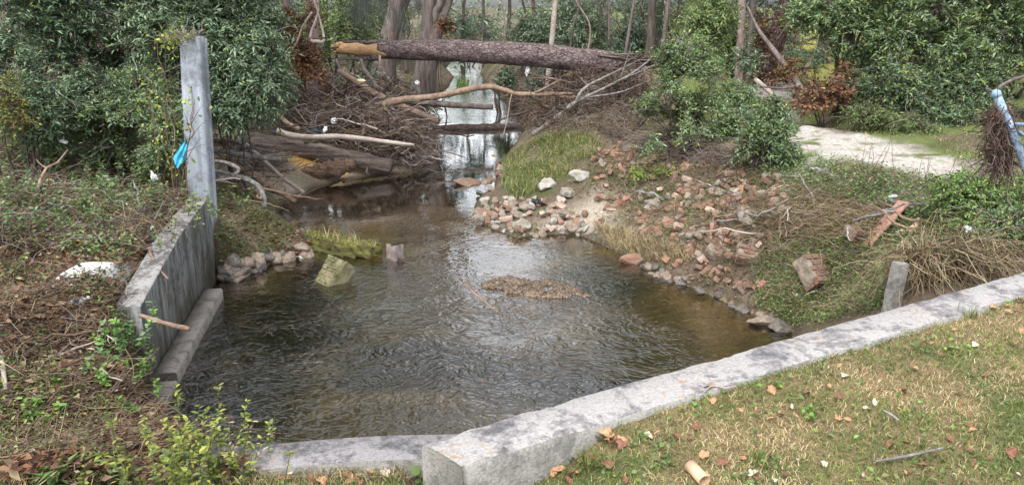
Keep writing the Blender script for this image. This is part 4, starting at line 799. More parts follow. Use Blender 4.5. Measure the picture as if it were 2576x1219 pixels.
# ------------------------------------------------------------------ logs and branches laid out by hand
def limb(name, label, cat, px, r, bark, sides=10, n=None, group=None, parts=None, rough=.08, end=None, lump=.2, flat=1.):
    """px: [(px,py,y)] stations; y distance in m, or None to lie on the ground"""
    pts = np.array([g1(a, b) + [0, 0, .03] if y is None else PY(a, b, y) for a, b, y in px]); n = n or max(8, 4 * len(pts)); p = smooth_path(pts, n)
    r = np.interp(np.linspace(0, 1, n), np.linspace(0, 1, len(r)), r); r = r * (1 + lump * (noise3(np.c_[np.arange(n) * .8 + U(0, 20), np.zeros(n), np.zeros(n)]) - .5))
    loc = p[0].copy(); mb = MB()
    tube(mb, p, r, sides, 0, rough, flat)
    if not parts:
        o = mb.build(name, B[bark], None, loc, True); tag(o, label, cat, group); return o
    root = empty(name, loc, label, cat, group); mb.build('branch_wood', B[bark], root, loc, True)
    for nm, q, rr in parts:
        pp = smooth_path(np.array([PY(a, b, y) for a, b, y in q]), 8); m2 = MB(); tube(m2, pp, np.interp(np.linspace(0, 1, 8), np.linspace(0, 1, len(rr)), rr), 7, 0, .08); m2.build(nm, B[bark], root, loc, True)
    return root
limb('old_log', 'old weathered grey-brown log lying at the waterline under the debris pile', 'log', [(500, 335, 15.9), (560, 347, 15.9), (650, 358, 15.9), (760, 377, 15.9), (860, 395, 15.9), (985, 418, 15.8)], [.10, .14, .17, .185, .18, .15], 'log', 18, 40, rough=.07, lump=.35)
limb('rotten_log', 'short split reddish rotten log resting on yellow clay at the waterline', 'log', [(748, 432, 15.25), (765, 434, 15.25), (810, 430, 15.25), (860, 420, 15.25), (892, 412, 15.25)], [.03, .11, .145, .15, .09], 'rotlog', 16, 30, rough=.3, lump=.45)
limb('creek_pole', 'long smooth tan pole slanting down toward the creek from the debris pile', 'branch', [(852, 178, 20.5), (900, 208, 20), (955, 242, 19.4), (1030, 276, 19), (1104, 305, 18.7)], [.06, .085, .09, .085, .075], 'branch', 12, 26)
limb('arched_branch', 'long arched tan branch crossing above the creek from left to right', 'branch', [(945, 268, 18.4), (1010, 252, 18.4), (1100, 242, 18.4), (1180, 225, 18.3), (1230, 218, 18.2), (1270, 227, 18.2), (1300, 236, 18.2), (1370, 237, 18.2), (1442, 235, 18.2)], [.085, .085, .075, .07, .065, .06, .055, .05, .03], 'branch', 12, 48,
     parts=[('side_twig', [(1222, 219, 18.2), (1232, 212, 18.2), (1242, 207, 18.2)], [.03, .02, .01]), ('side_twig', [(1340, 236, 18.2), (1370, 222, 18.1), (1412, 199, 18)], [.03, .022, .01])])
limb('creek_pole', 'straight grey pole lying level across the creek behind the arched branch', 'branch', [(1040, 258, 20.6), (1110, 262, 20.6), (1240, 270, 20.6)], [.075, .08, .07], 'trunk', 10, 16)
limb('drift_branch', 'long pale stripped branch lying along the top of the old weathered log', 'branch', [(697, 327, 15.6), (730, 340, 15.6), (790, 345, 15.6), (850, 343, 15.5), (920, 350, 15.5), (1000, 360, 15.4), (1042, 364, 15.4)], [.055, .06, .055, .055, .05, .04, .02], 'pale', 9, 30)
limb('hanging_branch', 'bent branch dropping from the broken end of the fallen log', 'branch', [(908, 150, 20.5), (918, 178, 20.2), (940, 205, 20), (948, 228, 19.8)], [.05, .055, .05, .05], 'trunk', 8, 14)
limb('hanging_branch', 'short crooked branch below the leftmost tip of the fallen log', 'branch', [(846, 150, 20.7), (858, 178, 20.5), (870, 200, 20.3), (866, 215, 20.2)], [.045, .05, .05, .03], 'trunk', 8, 14)
limb('dead_limb', 'grey lichened dead limb leaning from the shore up across the splintered end of the log', 'dead branch', [(1338, 338, 17.7), (1370, 318, 17.6), (1410, 288, 17.5), (1450, 256, 17.4), (1520, 222, 17.3), (1600, 178, 17.1), (1700, 95, 16.9)], [.055, .06, .055, .045, .032, .022, .006], 'grey', 9, 34,
     parts=[('forked_limb', [(1448, 258, 17.4), (1470, 222, 17.4), (1530, 190, 17.4), (1610, 150, 17.4)], [.042, .035, .02, .008]), ('forked_limb', [(1480, 245, 17.35), (1560, 232, 17.2), (1620, 208, 17.1)], [.028, .018, .006]), ('side_twig', [(1540, 210, 17.25), (1600, 185, 17.0), (1680, 150, 16.8)], [.02, .014, .005]),
            ('side_twig', [(1560, 200, 17.2), (1580, 140, 17.2), (1588, 112, 17.2)], [.016, .01, .004]), ('side_twig', [(1600, 178, 17.1), (1660, 160, 17.), (1740, 130, 16.9)], [.016, .01, .004])])
limb('dead_limb', 'dead grey limb slanting down beside the sandy path', 'dead branch', [(1880, 15, 14.9), (1908, 75, 14.6), (1945, 125, 14.4), (1985, 180, 14.1), (2018, 228, 13.8), (2045, 262, 13.6)], [.012, .03, .045, .05, .055, .055], 'trunk', 9, 24, parts=[('side_twig', [(1895, 215, 13.9), (1960, 222, 13.9), (2010, 215, 13.85)], [.012, .02, .025]), ('side_twig', [(2000, 200, 14), (2030, 170, 14.2), (2050, 130, 14.4)], [.02, .012, .005])])
limb('fallen_pole', 'pale fallen pole, lower of two lying between the bank shrubs and the sandy path', 'branch', [(1885, 225, 13.2), (1925, 252, 13.0), (1965, 285, 12.8)], [.05, .055, .05], 'pale', 8, 10)
limb('fallen_pole', 'pale fallen pole, upper of two lying between the bank shrubs and the sandy path', 'branch', [(1900, 200, 14.5), (1930, 225, 14.2), (1945, 240, 14.)], [.04, .045, .04], 'pale', 8, 10)
# left bank branches between pillar and old log
limb('bank_branch', 'curved pale lichened branch arching down to the mud right of the pillar', 'branch', [(533, 428, 11.6), (580, 438, 11.5), (630, 455, 11.3), (658, 480, 11.1), (666, 522, 10.9)], [.03, .035, .04, .04, .035], 'grey', 8, 22)
limb('bank_branch', 'straight grey branch slanting to the water left of the yellow clay', 'branch', [(535, 375, 13.6), (600, 420, 13.3), (680, 470, 13.0), (742, 505, 12.7)], [.04, .045, .045, .04], 'branch', 8, 18)
limb('bank_branch', 'tan branch with its tip in the water beside the yellow clay', 'branch', [(600, 345, 14.2), (660, 400, 13.9), (715, 450, 13.5), (765, 484, 13.2)], [.03, .035, .035, .03], 'pale', 8, 16)
limb('bank_branch', 'mossy grey branch lying level behind the pillar', 'branch', [(530, 375, 13), (590, 385, 13), (650, 395, 13.2), (705, 400, 13.4)], [.04, .05, .05, .035], 'grey', 8, 16)
limb('bank_branch', 'forked dead branch sticking up above the old weathered log', 'branch', [(575, 395, 13.9), (610, 360, 13.8), (640, 335, 13.8)], [.05, .045, .015], 'grey', 8, 12, parts=[('side_twig', [(605, 365, 13.8), (650, 375, 13.6), (690, 380, 13.5)], [.035, .03, .02]), ('side_twig', [(612, 358, 13.8), (600, 330, 13.8), (592, 312, 13.8)], [.03, .02, .008])])
limb('bank_branch', 'thin crooked branch hugging the foot of the pillar', 'branch', [(535, 405, 11.5), (570, 410, 11.4), (600, 425, 11.3), (590, 440, 11.2)], [.025, .03, .03, .02], 'grey', 7, 14)
limb('bank_branch', 'short curved branch on the slope above the old log', 'branch', [(695, 285, 17), (725, 310, 16.8), (755, 325, 16.6)], [.04, .045, .04], 'branch', 8, 12)
limb('bank_branch', 'bent driftwood stub on top of the debris pile', 'branch', [(745, 225, 18.6), (765, 240, 18.5), (785, 247, 18.5)], [.06, .065, .06], 'branch', 8, 10)
limb('white_branch', 'white twisted dead branch hanging in the trees above the debris pile', 'dead branch', [(795, -20, 17), (800, 30, 17), (780, 95, 17), (800, 105, 17), (815, 100, 17), (805, 50, 17), (790, 0, 17)], [.02, .02, .035, .04, .03, .018, .012], 'pale', 7, 34)
limb('white_branch', 'pale dead branch running down left of the hanging twisted branch', 'dead branch', [(785, 30, 17.2), (760, 70, 17.2), (745, 110, 17.2), (722, 140, 17.3)], [.02, .02, .018, .01], 'pale', 7, 20)
limb('sunken_log', 'dark waterlogged pole lying across the creek at water level behind the pile', 'log', [(1050, 326, 22.1), (1150, 322, 22.2), (1240, 321, 22.3), (1315, 316, 22.6)], [.09, .11, .11, .08], 'dark', 10, 20)
# wire drooping from arched branch
limb('drooping_cord', 'thin pale cord hanging from the arched branch into the water', 'cord', [(1287, 238, 18.1), (1282, 260, 18.1), (1278, 290, 18.1), (1266, 342, 18.05)], [.009] * 4, 'pale', 5, 20, rough=0, lump=0)

# ------------------------------------------------------------------ debris: individual sticks, then the twig mass
def debris_sticks(n, region, ymin, ymax, lab, group, bark_mix, lift=(0., .4), rr=(.012, .035), LL=(.5, 1.5), tilt=.25, name='drift_stick', ang=None):
    prot = []
    for i in range(10):
        mb = MB(); p = strands(np.zeros((1, 3)), np.array([[1., 0, 0]]), 1., .22, 8)[0]; r = np.linspace(1, .35, 8) * (1 + .2 * U(-1, 1, 8)); tube(mb, p, r * .024, 6, 0, .12)
        if i % 2:
            q = p[4]; d = nz(np.array([.5, U(-.6, .6), U(-.3, .5)])); tube(mb, smooth_path([q, q + d * .14, q + d * .3 + rng.normal(0, .02, 3)], 5), np.linspace(.012, .004, 5), 5)
        prot.append(mb)
    me = {}
    P0 = inpx(region, n)
    for i in range(n):
        k = rng.integers(10); b = bark_mix[rng.integers(len(bark_mix))]
        if (k, b) not in me:
            o = prot[k].build(name, B[b], None, None, True); me[(k, b)] = o.data
        else: o = bpy.data.objects.new(name, me[(k, b)]); sc.collection.objects.link(o)
        Ln = U(*LL); p = P0[i]; o.location = p + [0, 0, U(*lift)]; o.scale = (Ln, Ln * U(.8, 1.2), Ln * U(.8, 1.2))
        a = U(0, 6.28) if ang is None else rng.normal(ang, .7) + (3.14 if rng.random() < .5 else 0)
        o.rotation_euler = (U(-.3, .3), rng.normal(0, tilt), a); tag(o, lab, 'stick', group)
debris_sticks(110, [(700, 255), (830, 225), (960, 235), (1060, 300), (1085, 380), (1070, 425), (960, 400), (860, 360), (700, 320)], 0, 0, 'dead stick heaped in the tangled driftwood pile on the left shore', 'sticks in the driftwood pile', ['dark', 'branch', 'dark', 'trunk', 'pale'], (.02, .55), LL=(.6, 1.7), ang=0.)
debris_sticks(60, [(1240, 200), (1350, 200), (1560, 215), (1560, 290), (1440, 300), (1330, 320), (1300, 280)], 0, 0, 'dead stick or root in the dark drift below the fallen log, right shore', 'sticks below the fallen log', ['dark', 'dark', 'branch', 'log'], (.0, .35), LL=(.6, 1.8))
debris_sticks(40, [(530, 360), (640, 380), (720, 430), (740, 520), (660, 560), (540, 470)], 0, 0, 'thin dead stick strewn on the muddy slope right of the pillar', 'sticks beside the pillar', ['grey', 'branch', 'dark'], (.02, .25), LL=(.4, 1.2))
debris_sticks(46, [(0, 300), (200, 330), (420, 400), (450, 480), (360, 620), (200, 640), (0, 560)], 0, 0, 'dead stick lying in the undergrowth of the left bank', 'sticks on the left bank', ['grey', 'branch', 'dark', 'pale'], (.02, .2), LL=(.3, 1.0), rr=(.01, .02))
debris_sticks(34, [(0, 700), (200, 720), (350, 780), (330, 900), (150, 1000), (0, 1000)], 0, 0, 'broken stick lying in the dead brush left of the stained wall', 'sticks left of the stained wall', ['branch', 'pale', 'dark', 'rotlog'], (.01, .1), LL=(.2, .7))
debris_sticks(46, [(1560, 330), (1850, 390), (2300, 480), (2330, 600), (2000, 620), (1700, 560)], 0, 0, 'dry stick lying across the rubble slope of the right bank', 'sticks on the rubble slope', ['branch', 'grey', 'pale'], (.01, .1), LL=(.25, .9))
def twig_mass(name, lab, region, n, LL, r, lift, mats, tilt=.25, wob=.5, zsc=None, rnd=None, az=None):
    p = inpx(region, n); p[:, 2] += U(*lift, n) if zsc is None else np.abs(rng.normal(0, zsc, n))
    d = hdir(n) if az is None else np.stack([np.cos(az + rng.normal(0, .5, n)), np.sin(az + rng.normal(0, .5, n)), np.zeros(n)], -1)
    d = nz(d + np.c_[np.zeros((n, 2)), rng.normal(0, tilt, n)]); mb = MB(); Ls = U(LL[0], LL[1], n); p -= d * Ls[:, None] * .5
    K = 5; rad = U(r[0], r[1], n)[:, None] * np.array([1, 1, .9, .7, .35]); w = rng.random(n)
    for i in range(len(mats)):
        s = (w >= i / len(mats)) & (w < (i + 1) / len(mats)); tubes(mb, strands(p[s], d[s], Ls[s], wob, K), rad[s], 3, i, False)
    return tag(mb.build(name, mats), lab, 'twigs', kind='stuff')
twig_mass('twig_tangle', 'tangle of fine dead twigs in the driftwood pile on the left shore', [(690, 250), (830, 215), (980, 235), (1060, 300), (1088, 380), (1075, 435), (960, 412), (860, 370), (690, 320)], 4600, (.25, .9), (.004, .013), None, [L['twig'], L['twig'], L['brownstem'], L['greytwig']], .35, .7, .3)
twig_mass('root_tangle', 'tangle of dark roots and twigs below the fallen log', [(1230, 195), (1350, 190), (1600, 200), (1640, 230), (1560, 290), (1440, 310), (1330, 330), (1300, 290)], 1300, (.25, .9), (.004, .012), None, [L['twig'], L['twig'], L['twig'], L['brownstem']], .55, .9, .16)
twig_mass('twig_tangle', 'fine twigs on the slope under the tall trees', [(660, 300), (560, 330), (560, 420), (720, 440), (730, 330)], 700, (.2, .7), (.003, .009), None, [L['twig'], L['brownstem'], L['greytwig']], .3, .5, .12)

# ------------------------------------------------------------------ bricks, stones, gravel
M['brick'] = surf('weathered_brick', [(.20, .10, .068), (.30, .165, .11), (.235, .155, .12), (.33, .25, .19)], 9., .9, .5, .01, island=0., kind='Object')
M['brick_dark'] = surf('dirty_brick', [(.11, .065, .045), (.20, .115, .08), (.15, .115, .085), (.26, .20, .155)], 9., .9, .5, .01)
M['brick_pale'] = surf('mortar_smeared_brick', [(.30, .19, .14), (.38, .28, .22), (.42, .36, .31)], 12., .9, .5, .01)
M['stone'] = surf('pale_limestone', [(.17, .145, .115), (.26, .23, .19), (.35, .32, .28)], 7., .9, .6, .02)
M['stone_tan'] = surf('tan_stone', [(.14, .105, .08), (.23, .18, .14), (.32, .27, .22)], 7., .9, .6, .02)
M['stone_dark'] = surf('dark_wet_stone', [(.05, .045, .04), (.12, .105, .09), (.20, .17, .14)], 7., .6, .6, .02, spec=.5)
M['white_stone'] = surf('white_stone', [(.25, .23, .195), (.37, .35, .31), (.46, .44, .40)], 6., .9, .5, .02)
def brickproto(i):
    r = np.random.default_rng(40 + i); ln = (.20, .20, .12, .16, .10, .20, .14, .09)[i % 8]
    v, f = gridbox(ln, .095, .06, (8, 4, 3), .012, i * 7.7, .16)
    if i % 2: k = ln * .32; n = nz(np.array([1, r.uniform(-.5, .5), r.uniform(-.5, .5)])); d = v @ n; v = v - np.where(d > k, d - k, 0)[:, None] * n * .9
    return MB().add(v, f)
def stoneproto(i): return rock(MB(), (.5, .5 * U(.7, 1), .5 * U(.45, .75)), 100 + i, 0, ICO2, 9, .25)
def scatter(name, protos, mats, pts, sizes, lab, cat, group, tilt=.5, sink=.25, flat_z=None):
    cache = {}
    for i, p in enumerate(pts):
        k = (rng.integers(len(protos)), rng.integers(len(mats)))
        if k not in cache: o = protos[k[0]].build(name, M[mats[k[1]]]); cache[k] = o.data
        else: o = bpy.data.objects.new(name, cache[k]); sc.collection.objects.link(o)
        s = sizes(i) if callable(sizes) else sizes; o.scale = (s,) * 3; o.location = p + np.array([0, 0, s * .06 * (1 - sink) if cat == 'brick' else s * .25 * (1 - sink)])
        o.rotation_euler = (rng.normal(0, tilt), rng.normal(0, tilt), U(0, 6.28)); tag(o, lab, cat, group)
bp = [brickproto(i) for i in range(8)]; sp_ = [stoneproto(i) for i in range(8)]
UP = [(1490, 380), (1640, 365), (1800, 420), (1960, 450), (1990, 520), (1960, 590), (1880, 640), (1760, 660), (1640, 600), (1530, 530), (1480, 470)]
scatter('brick', bp, ['brick', 'brick_dark', 'brick', 'brick_pale', 'brick_dark'], inpx(UP, 240), lambda i: U(.6, 1.1), 'loose red brick or brick fragment among weeds on the right rubble slope', 'brick', 'loose bricks on the rubble slope', .7, .65)
scatter('brick', bp, ['brick', 'brick_dark', 'brick'], inpx([(1500, 375), (1580, 360), (1700, 400), (1660, 420), (1560, 420), (1470, 410)], 50), lambda i: U(.5, 1.0), 'orange-red brick fragment at the top of the rubble below the bank shrub', 'brick', 'bricks below the bank shrub', .7, .45)
scatter('brick', bp, ['brick', 'brick_pale', 'brick_dark'], inpx([(1200, 520), (1290, 500), (1400, 510), (1520, 560), (1440, 580), (1290, 590), (1210, 560)], 34), lambda i: U(.7, 1.1), 'brick fragment lying among the pale stones at the waterline spit', 'brick', 'bricks on the stony spit', .5, .2)
scatter('brick', bp, ['brick_dark', 'brick'], inpx([(1640, 655), (1760, 690), (1900, 760), (1930, 720), (1800, 660)], 26), lambda i: U(.6, 1.0), 'dirty brick fragment along the weedy right waterline', 'brick', 'bricks along the right waterline', .6, .2)
scatter('stone', sp_, ['stone', 'stone_tan', 'stone', 'white_stone'], inpx([(1185, 540), (1230, 500), (1330, 490), (1450, 540), (1500, 590), (1440, 600), (1300, 597), (1220, 570)], 120), lambda i: U(.06, .17) if rng.random() < .8 else U(.15, .24), 'pale rounded stone on the stony spit at the waterline', 'stone', 'pale stones on the spit', .3, .3)
scatter('stone', sp_, ['stone_tan', 'stone_dark', 'brick_dark'], inpx([(1180, 480), (1250, 440), (1240, 400), (1262, 395), (1270, 450), (1215, 510)], 24), lambda i: U(.12, .3), 'brown stone at the grassy point where the creek narrows', 'stone', 'stones at the creek narrows', .3, .3)
scatter('stone', sp_, ['stone_dark', 'stone_tan', 'stone_tan'], inpx([(550, 690), (620, 640), (760, 630), (780, 650), (690, 668), (600, 712), (555, 715)], 34), lambda i: U(.12, .32), 'brown rock piled along the muddy shore right of the pillar foot', 'stone', 'rocks at the pillar foot', .3, .2)
scatter('stone', sp_, ['stone_dark', 'stone_tan'], inpx([(1600, 660), (1700, 690), (1850, 765), (1990, 830), (1960, 850), (1780, 750), (1640, 700)], 44), lambda i: U(.06, .2), 'small dark wet stone along the right waterline', 'stone', 'wet stones on the right waterline', .3, .35)
scatter('stone', sp_, ['stone', 'stone_tan'], inpx(UP, 40), lambda i: U(.1, .2), 'tan stone chunk among the bricks of the rubble slope', 'stone', 'stones on the rubble slope', .4, .2)
def single_rock(px, py, size, mat, lab, seed, name='stone', cat='stone', rz=.4, dz=.0, cuts=9, base=ICO3, rough=.28):
    p = g1(px, py); mb = rock(MB(), size, seed, 0, base, cuts, rough); mb.v[0] = mb.v[0] @ rotm(.1, .15, rz).T + p + [0, 0, size[2] * .45 + dz]
    return tag(mb.build(name, M[mat], None, p), lab, cat)
single_rock(1460, 452, (.20, .16, .14), 'white_stone', 'largest white boulder on the grassy edge of the stony spit', 1)
single_rock(1377, 473, (.21, .16, .13), 'white_stone', 'flat topped white concrete lump left of the largest white boulder', 2, cuts=14)
single_rock(1430, 492, (.16, .13, .11), 'stone', 'white lump just below the largest white boulder', 3)
single_rock(1412, 510, (.13, .11, .09), 'white_stone', 'angular pale concrete lump in front of the black rubbish', 4, cuts=14)
single_rock(1415, 545, (.17, .13, .08), 'stone_tan', 'flat tan slab on the stony spit beside black plastic', 5)
single_rock(1312, 575, (.16, .13, .12), 'stone', 'big pale speckled rock at the tip of the spit', 6)
single_rock(1440, 582, (.15, .11, .10), 'stone_tan', 'pinkish rock at the right end of the spit', 7)
single_rock(1205, 572, (.10, .09, .09), 'stone', 'lone pale stone standing in the water off the spit', 8, dz=.1)
single_rock(1180, 482, (.34, .2, .12), 'brick_dark', 'flat reddish rock in the creek at the narrows', 9, dz=.1)
single_rock(1595, 662, (.22, .12, .10), 'brick', 'reddish masonry lump at the edge of the water below the dry grass', 10)
single_rock(768, 650, (.12, .09, .08), 'white_stone', 'white speckled stone by the mossy beam', 11)
single_rock(585, 695, (.20, .16, .12), 'stone_dark', 'grey slab tilted at the pillar foot by the water', 12, cuts=14)
single_rock(1935, 815, (.28, .13, .08), 'stone_tan', 'tan layered masonry chunk in the shallows by the pale wall', 13, cuts=14)
single_rock(1965, 835, (.16, .12, .10), 'stone_dark', 'dark rock in the shallows touching the pale wall', 14)
single_rock(1885, 555, (.16, .13, .11), 'stone', 'pale brick-faced chunk at the middle right of the rubble slope', 15, cuts=12)
single_rock(1640, 520, (.17, .13, .10), 'stone', 'pale masonry chunk at the middle of the rubble slope', 16, cuts=12)
single_rock(1575, 515, (.11, .09, .10), 'brick', 'orange brick end standing up at the left of the rubble slope', 17, cuts=12)
def masonry(px, py, dims, rot, lab, mat2='mortar', rows=4, cols=3):
    """lump of brickwork still held in mortar"""
    p = g1(px, py); root = empty('masonry_chunk', p, lab, 'masonry'); Rm = rotm(*rot); mb = MB(); c = p + [0, 0, dims[2] * .42]
    v, f = gridbox(dims[0] * .97, dims[1] * .97, dims[2] * .97, (10, 10, 8), .03, px, .14); m2 = MB().add(v @ Rm.T + c, f); m2.build('mortar', M['mortar'], root, p)
    bw, bh = dims[0] / cols, dims[1] / rows
    for i in range(rows):
        for j in range(-1, cols + 1):
            x = (j + .5 + .5 * (i % 2)) * bw - dims[0] / 2
            if abs(x) > dims[0] / 2 - bw * .25 or rng.random() < .12: continue
            v, f = gridbox(bw * .9, bh * .84, .05, (6, 4, 2), .012, px + i * 7 + j, .2)
            for sg in (1,): mb.add((v + [x + U(-.004, .004), (i + .5) * bh - dims[1] / 2, sg * (dims[2] / 2 - .012 + U(-.006, .004))]) @ Rm.T + c, f)
    for i in range(3):
        for j in range(cols):
            v, f = gridbox(bw * .9, .05, dims[2] / 3 * .85, (6, 2, 4), .012, px + i * 3 + j * 5, .2); mb.add((v + [(j + .5) * bw - dims[0] / 2, -dims[1] / 2 + .012, (i + .5) * dims[2] / 3 - dims[2] / 2]) @ Rm.T + c, f)
    mb.build('brickwork', M['brick_dark'], root, p); return root
M['mortar'] = surf('dirty_mortar', [(.14, .11, .08), (.23, .185, .145), (.31, .27, .23)], 9., .95, .6, .02)
M['moss'] = surf('mossy_masonry', [(.06, .056, .035), (.125, .12, .06), (.19, .175, .105), (.25, .19, .14)], 7., .95, .7, .03)
masonry(2045, 702, (.31, .36, .2), (.75, .15, .5), 'big square brick masonry chunk leaning on the grassy right bank', rows=5, cols=3)
masonry(1800, 640, (.26, .22, .14), (.5, -.3, .9), 'brick masonry chunk at the lower edge of the rubble slope', rows=3, cols=2)
masonry(1880, 655, (.28, .2, .14), (.5, .2, -.2), 'layered brick chunk right of the lower rubble edge', rows=3, cols=2)
masonry(1875, 550, (.2, .2, .14), (.5, .2, .2), 'small brick chunk on the upper right of the rubble slope', rows=3, cols=2)
masonry(2150, 600, (.2, .16, .12), (.3, .3, .4), 'small brick chunk beside the terracotta plank', rows=2, cols=2)
# mossy brick block tilted in the water
def mossy_block():
    p = P(820, 690, 0); root = empty('mossy_block', p, 'mossy wedge of old brickwork tilted out of the water near the left shore', 'masonry'); mb = MB()
    A, Bq = P(801, 728, -.06), P(850, 652, .27); d = nz(Bq - A); sx = nz(np.cross(d, [0, 0, 1])); u = np.cross(sx, d); Ln = np.linalg.norm(Bq - A) * 1.05; Rm = np.stack([sx, d, u], 1); c = (A + Bq) / 2 - u * .09
    v, f = gridbox(1., Ln, .2, (14, 30, 8), .03, 3.3, .12); wid = lambda y: .27 + .15 * (y / Ln + .5); v[:, 0] *= wid(v[:, 1]); MB().add(v @ Rm.T + c, f).build('mortar', M['moss'], root, p)
    n = 12; row = Ln / n
    for i in range(n):
        y = (i + .5) * row - Ln / 2; w = wid(y); k = 2 + i % 2
        for j in range(k):
            if rng.random() < .08: continue
            b, f = gridbox(w / k * .9, row * .8, .05, (5, 3, 2), .014, i * 3.1 + j, .3); mb.add((b + [(j + .5) * w / k - w / 2, y + U(-.006, .006), .1 - .012 + U(-.008, .006)]) @ Rm.T + c, f)
    mb.build('brickwork', M['moss'], root, p)
mossy_block()
def gravel_bar():
    mb = MB(); n = 6500; x = rng.normal(0, .6, n); y = rng.normal(0, .34, n)
    X = BAR[0] + x * .93 + y * .37; Y = BAR[1] - x * .37 + y * .93; Z = hz(X, Y); k = (Z > -.07) & (rng.random(n) < sstep(.3, .6, noise2(X, Y, 4., 6.)) + .25); X, Y, Z = X[k], Y[k], Z[k]; n = len(X); s = U(.004, .012, n) * (1 + .8 * (rng.random(n) < .1))
    v = ICO1[0][None] * (s[:, None, None] * U(.6, 1.1, (n, 1, 3))) * (1 + U(-.2, .2, (n, len(ICO1[0]), 1))) + np.stack([X, Y, Z + s * .3], -1)[:, None]
    mb.add(v.reshape(-1, 3), (ICO1[1][None] + (np.arange(n) * len(ICO1[0]))[:, None, None]).reshape(-1, 3))
    t = NT('gravel_stones'); isl = t.new('ShaderNodeNewGeometry').outputs['Random Per Island']; c = t.ramp(isl, spread([(.035, .028, .02), (.07, .055, .04), (.12, .085, .05), (.16, .125, .09), (.10, .05, .035), (.27, .245, .21)])); t.fin(c, .7, .4)
    tag(mb.build('gravel_bar', t.m), 'low brown gravel bar showing above the water in the middle of the pool', 'gravel', kind='stuff')
gravel_bar()
# sunken twigs sticking out of the water
limb('water_twig', 'thin forked twig sticking out of the water left of the gravel bar', 'twig', [(1148, 700, 8.9), (1185, 730, 8.75), (1215, 755, 8.55), (1262, 790, 8.3)], [.006, .012, .01, .006], 'branch', 6, 16, parts=[('side_twig', [(1185, 730, 8.75), (1165, 690, 8.8)], [.008, .003]), ('side_twig', [(1210, 750, 8.6), (1195, 715, 8.7)], [.007, .003])])
limb('water_twig', 'dark twig half submerged beside the sheet pile', 'twig', [(990, 640, 10.3), (1012, 655, 10.2), (1035, 665, 10.1)], [.008, .012, .006], 'dark', 6, 12)

# ------------------------------------------------------------------ mossy beam, sheet pile, rusty posts, plank, posts
M['rust'] = surf('rusty_steel', [(.06, .035, .03), (.12, .07, .055), (.20, .12, .09)], 9., .8, .5, .01)
M['rust_grey'] = surf('grey_rusty_steel', [(.10, .085, .08), (.17, .14, .13), (.24, .19, .17)], 9., .8, .5, .01)
M['mossbeam'] = barkmat('mossy_timber', [(.035, .032, .018), (.09, .085, .03), (.20, .19, .06)], (.6, 3, 3), 4., 0, .8)
def beam():
    a, b = PY(762, 596, 11.1), PY(948, 632, 10.4); c = (a + b) / 2; Ln = np.linalg.norm(b - a); root = empty('mossy_beam', c, 'long mossy timber beam with weeds on top reaching into the pool from the left shore', 'beam')
    d = nz(b - a); s = nz(np.cross([0, 0, 1], d)); u = np.cross(d, s); Rm = np.stack([d, s, u], 1)
    v, f = gridbox(Ln, .26, .16, (40, 8, 6), .05, 4., .15); MB().add(v @ Rm.T + c, f).build('timber', M['mossbeam'], root, c)
    v, f = gridbox(Ln * .8, .14, .10, (30, 6, 4), .04, 9., .15); MB().add((v + [-.1, -.14, -.12]) @ Rm.T + c, f).build('lower_timber', M['mossbeam'], root, c)
    n = 170; f = U(-.48, .5, n) * Ln; q = c + d * f[:, None] + s * U(-.1, .1, (n, 1)) + u * .07; m = MB(); blades(m, q, hdir(n), U(.03, .14, n) * (1 + (np.abs(f) < .3)), .006, U(.2, .8, n), 0); mb2 = m
    k = 260; f = U(-.48, .5, k) * Ln; q = c + d * f[:, None] + s * U(-.13, .13, (k, 1)) + u * .09; leaves(m, q, rdir(k), rdir(k) * .4 + [0, 0, 1], U(.02, .05, k), .018, 1); m.build('weeds', [L['dry'], L['yellowgreen']], root, c)['kind'] = 'stuff'
beam()
def sheet_pile(name, px, py, y, w, h, lab, mat, rz=0., rx=0.):
    p = PY(px, py, y); root = p.copy(); prof = np.array([(-w, .06), (-w * .45, .06), (-.03, -.05), (.05, -.05), (w * .6, .07), (w, .07)]); th = .008
    out = np.vstack([prof, prof[::-1] + [0, th]]); n = len(out); K = 5; V = []
    for k in range(K): V.append(np.c_[out, np.full(n, -h + h * k / (K - 1))])
    V = np.array(V); V[-1, :, 2] += .015 * U(-1, 1, n); i = (np.arange(K - 1) * n)[:, None]; s0 = np.arange(n); s1 = (s0 + 1) % n
    q = np.stack([i + s0, i + s1, i + s1 + n, i + s0 + n], -1).reshape(-1, 4); m = len(prof); top = (K - 1) * n + np.array([[j, j + 1, n - 2 - j, n - 1 - j] for j in range(m - 1)])
    return tag(MB().add(V.reshape(-1, 3) @ rotm(rx, 0, rz).T + p, [q, top]).build(name, M[mat], None, p), lab, 'sheet pile')
sheet_pile('sheet_pile', 990, 617, 10.3, .12, .6, 'short rusty steel sheet pile standing in the water at the end of the mossy beam', 'rust_grey', -.1, -.1)
sheet_pile('sheet_pile', 1466, 323, 16.6, .12, .5, 'rusty steel pile stub standing in the grass below the dead limb', 'rust', .2)
sheet_pile('sheet_pile', 1563, 298, 16.2, .14, .8, 'taller rusty steel pile stub beside the large bank shrub', 'rust', -.2)
sheet_pile('sheet_pile', 738, 578, 11.5, .14, .25, 'low rusty steel edge in the mud behind the mossy beam', 'rust_grey', .1)
M['plank'] = barkmat('terracotta_painted_board', [(.30, .16, .12), (.36, .20, .155), (.40, .24, .19)], (.8, 4, 4), 4., 0, .25)
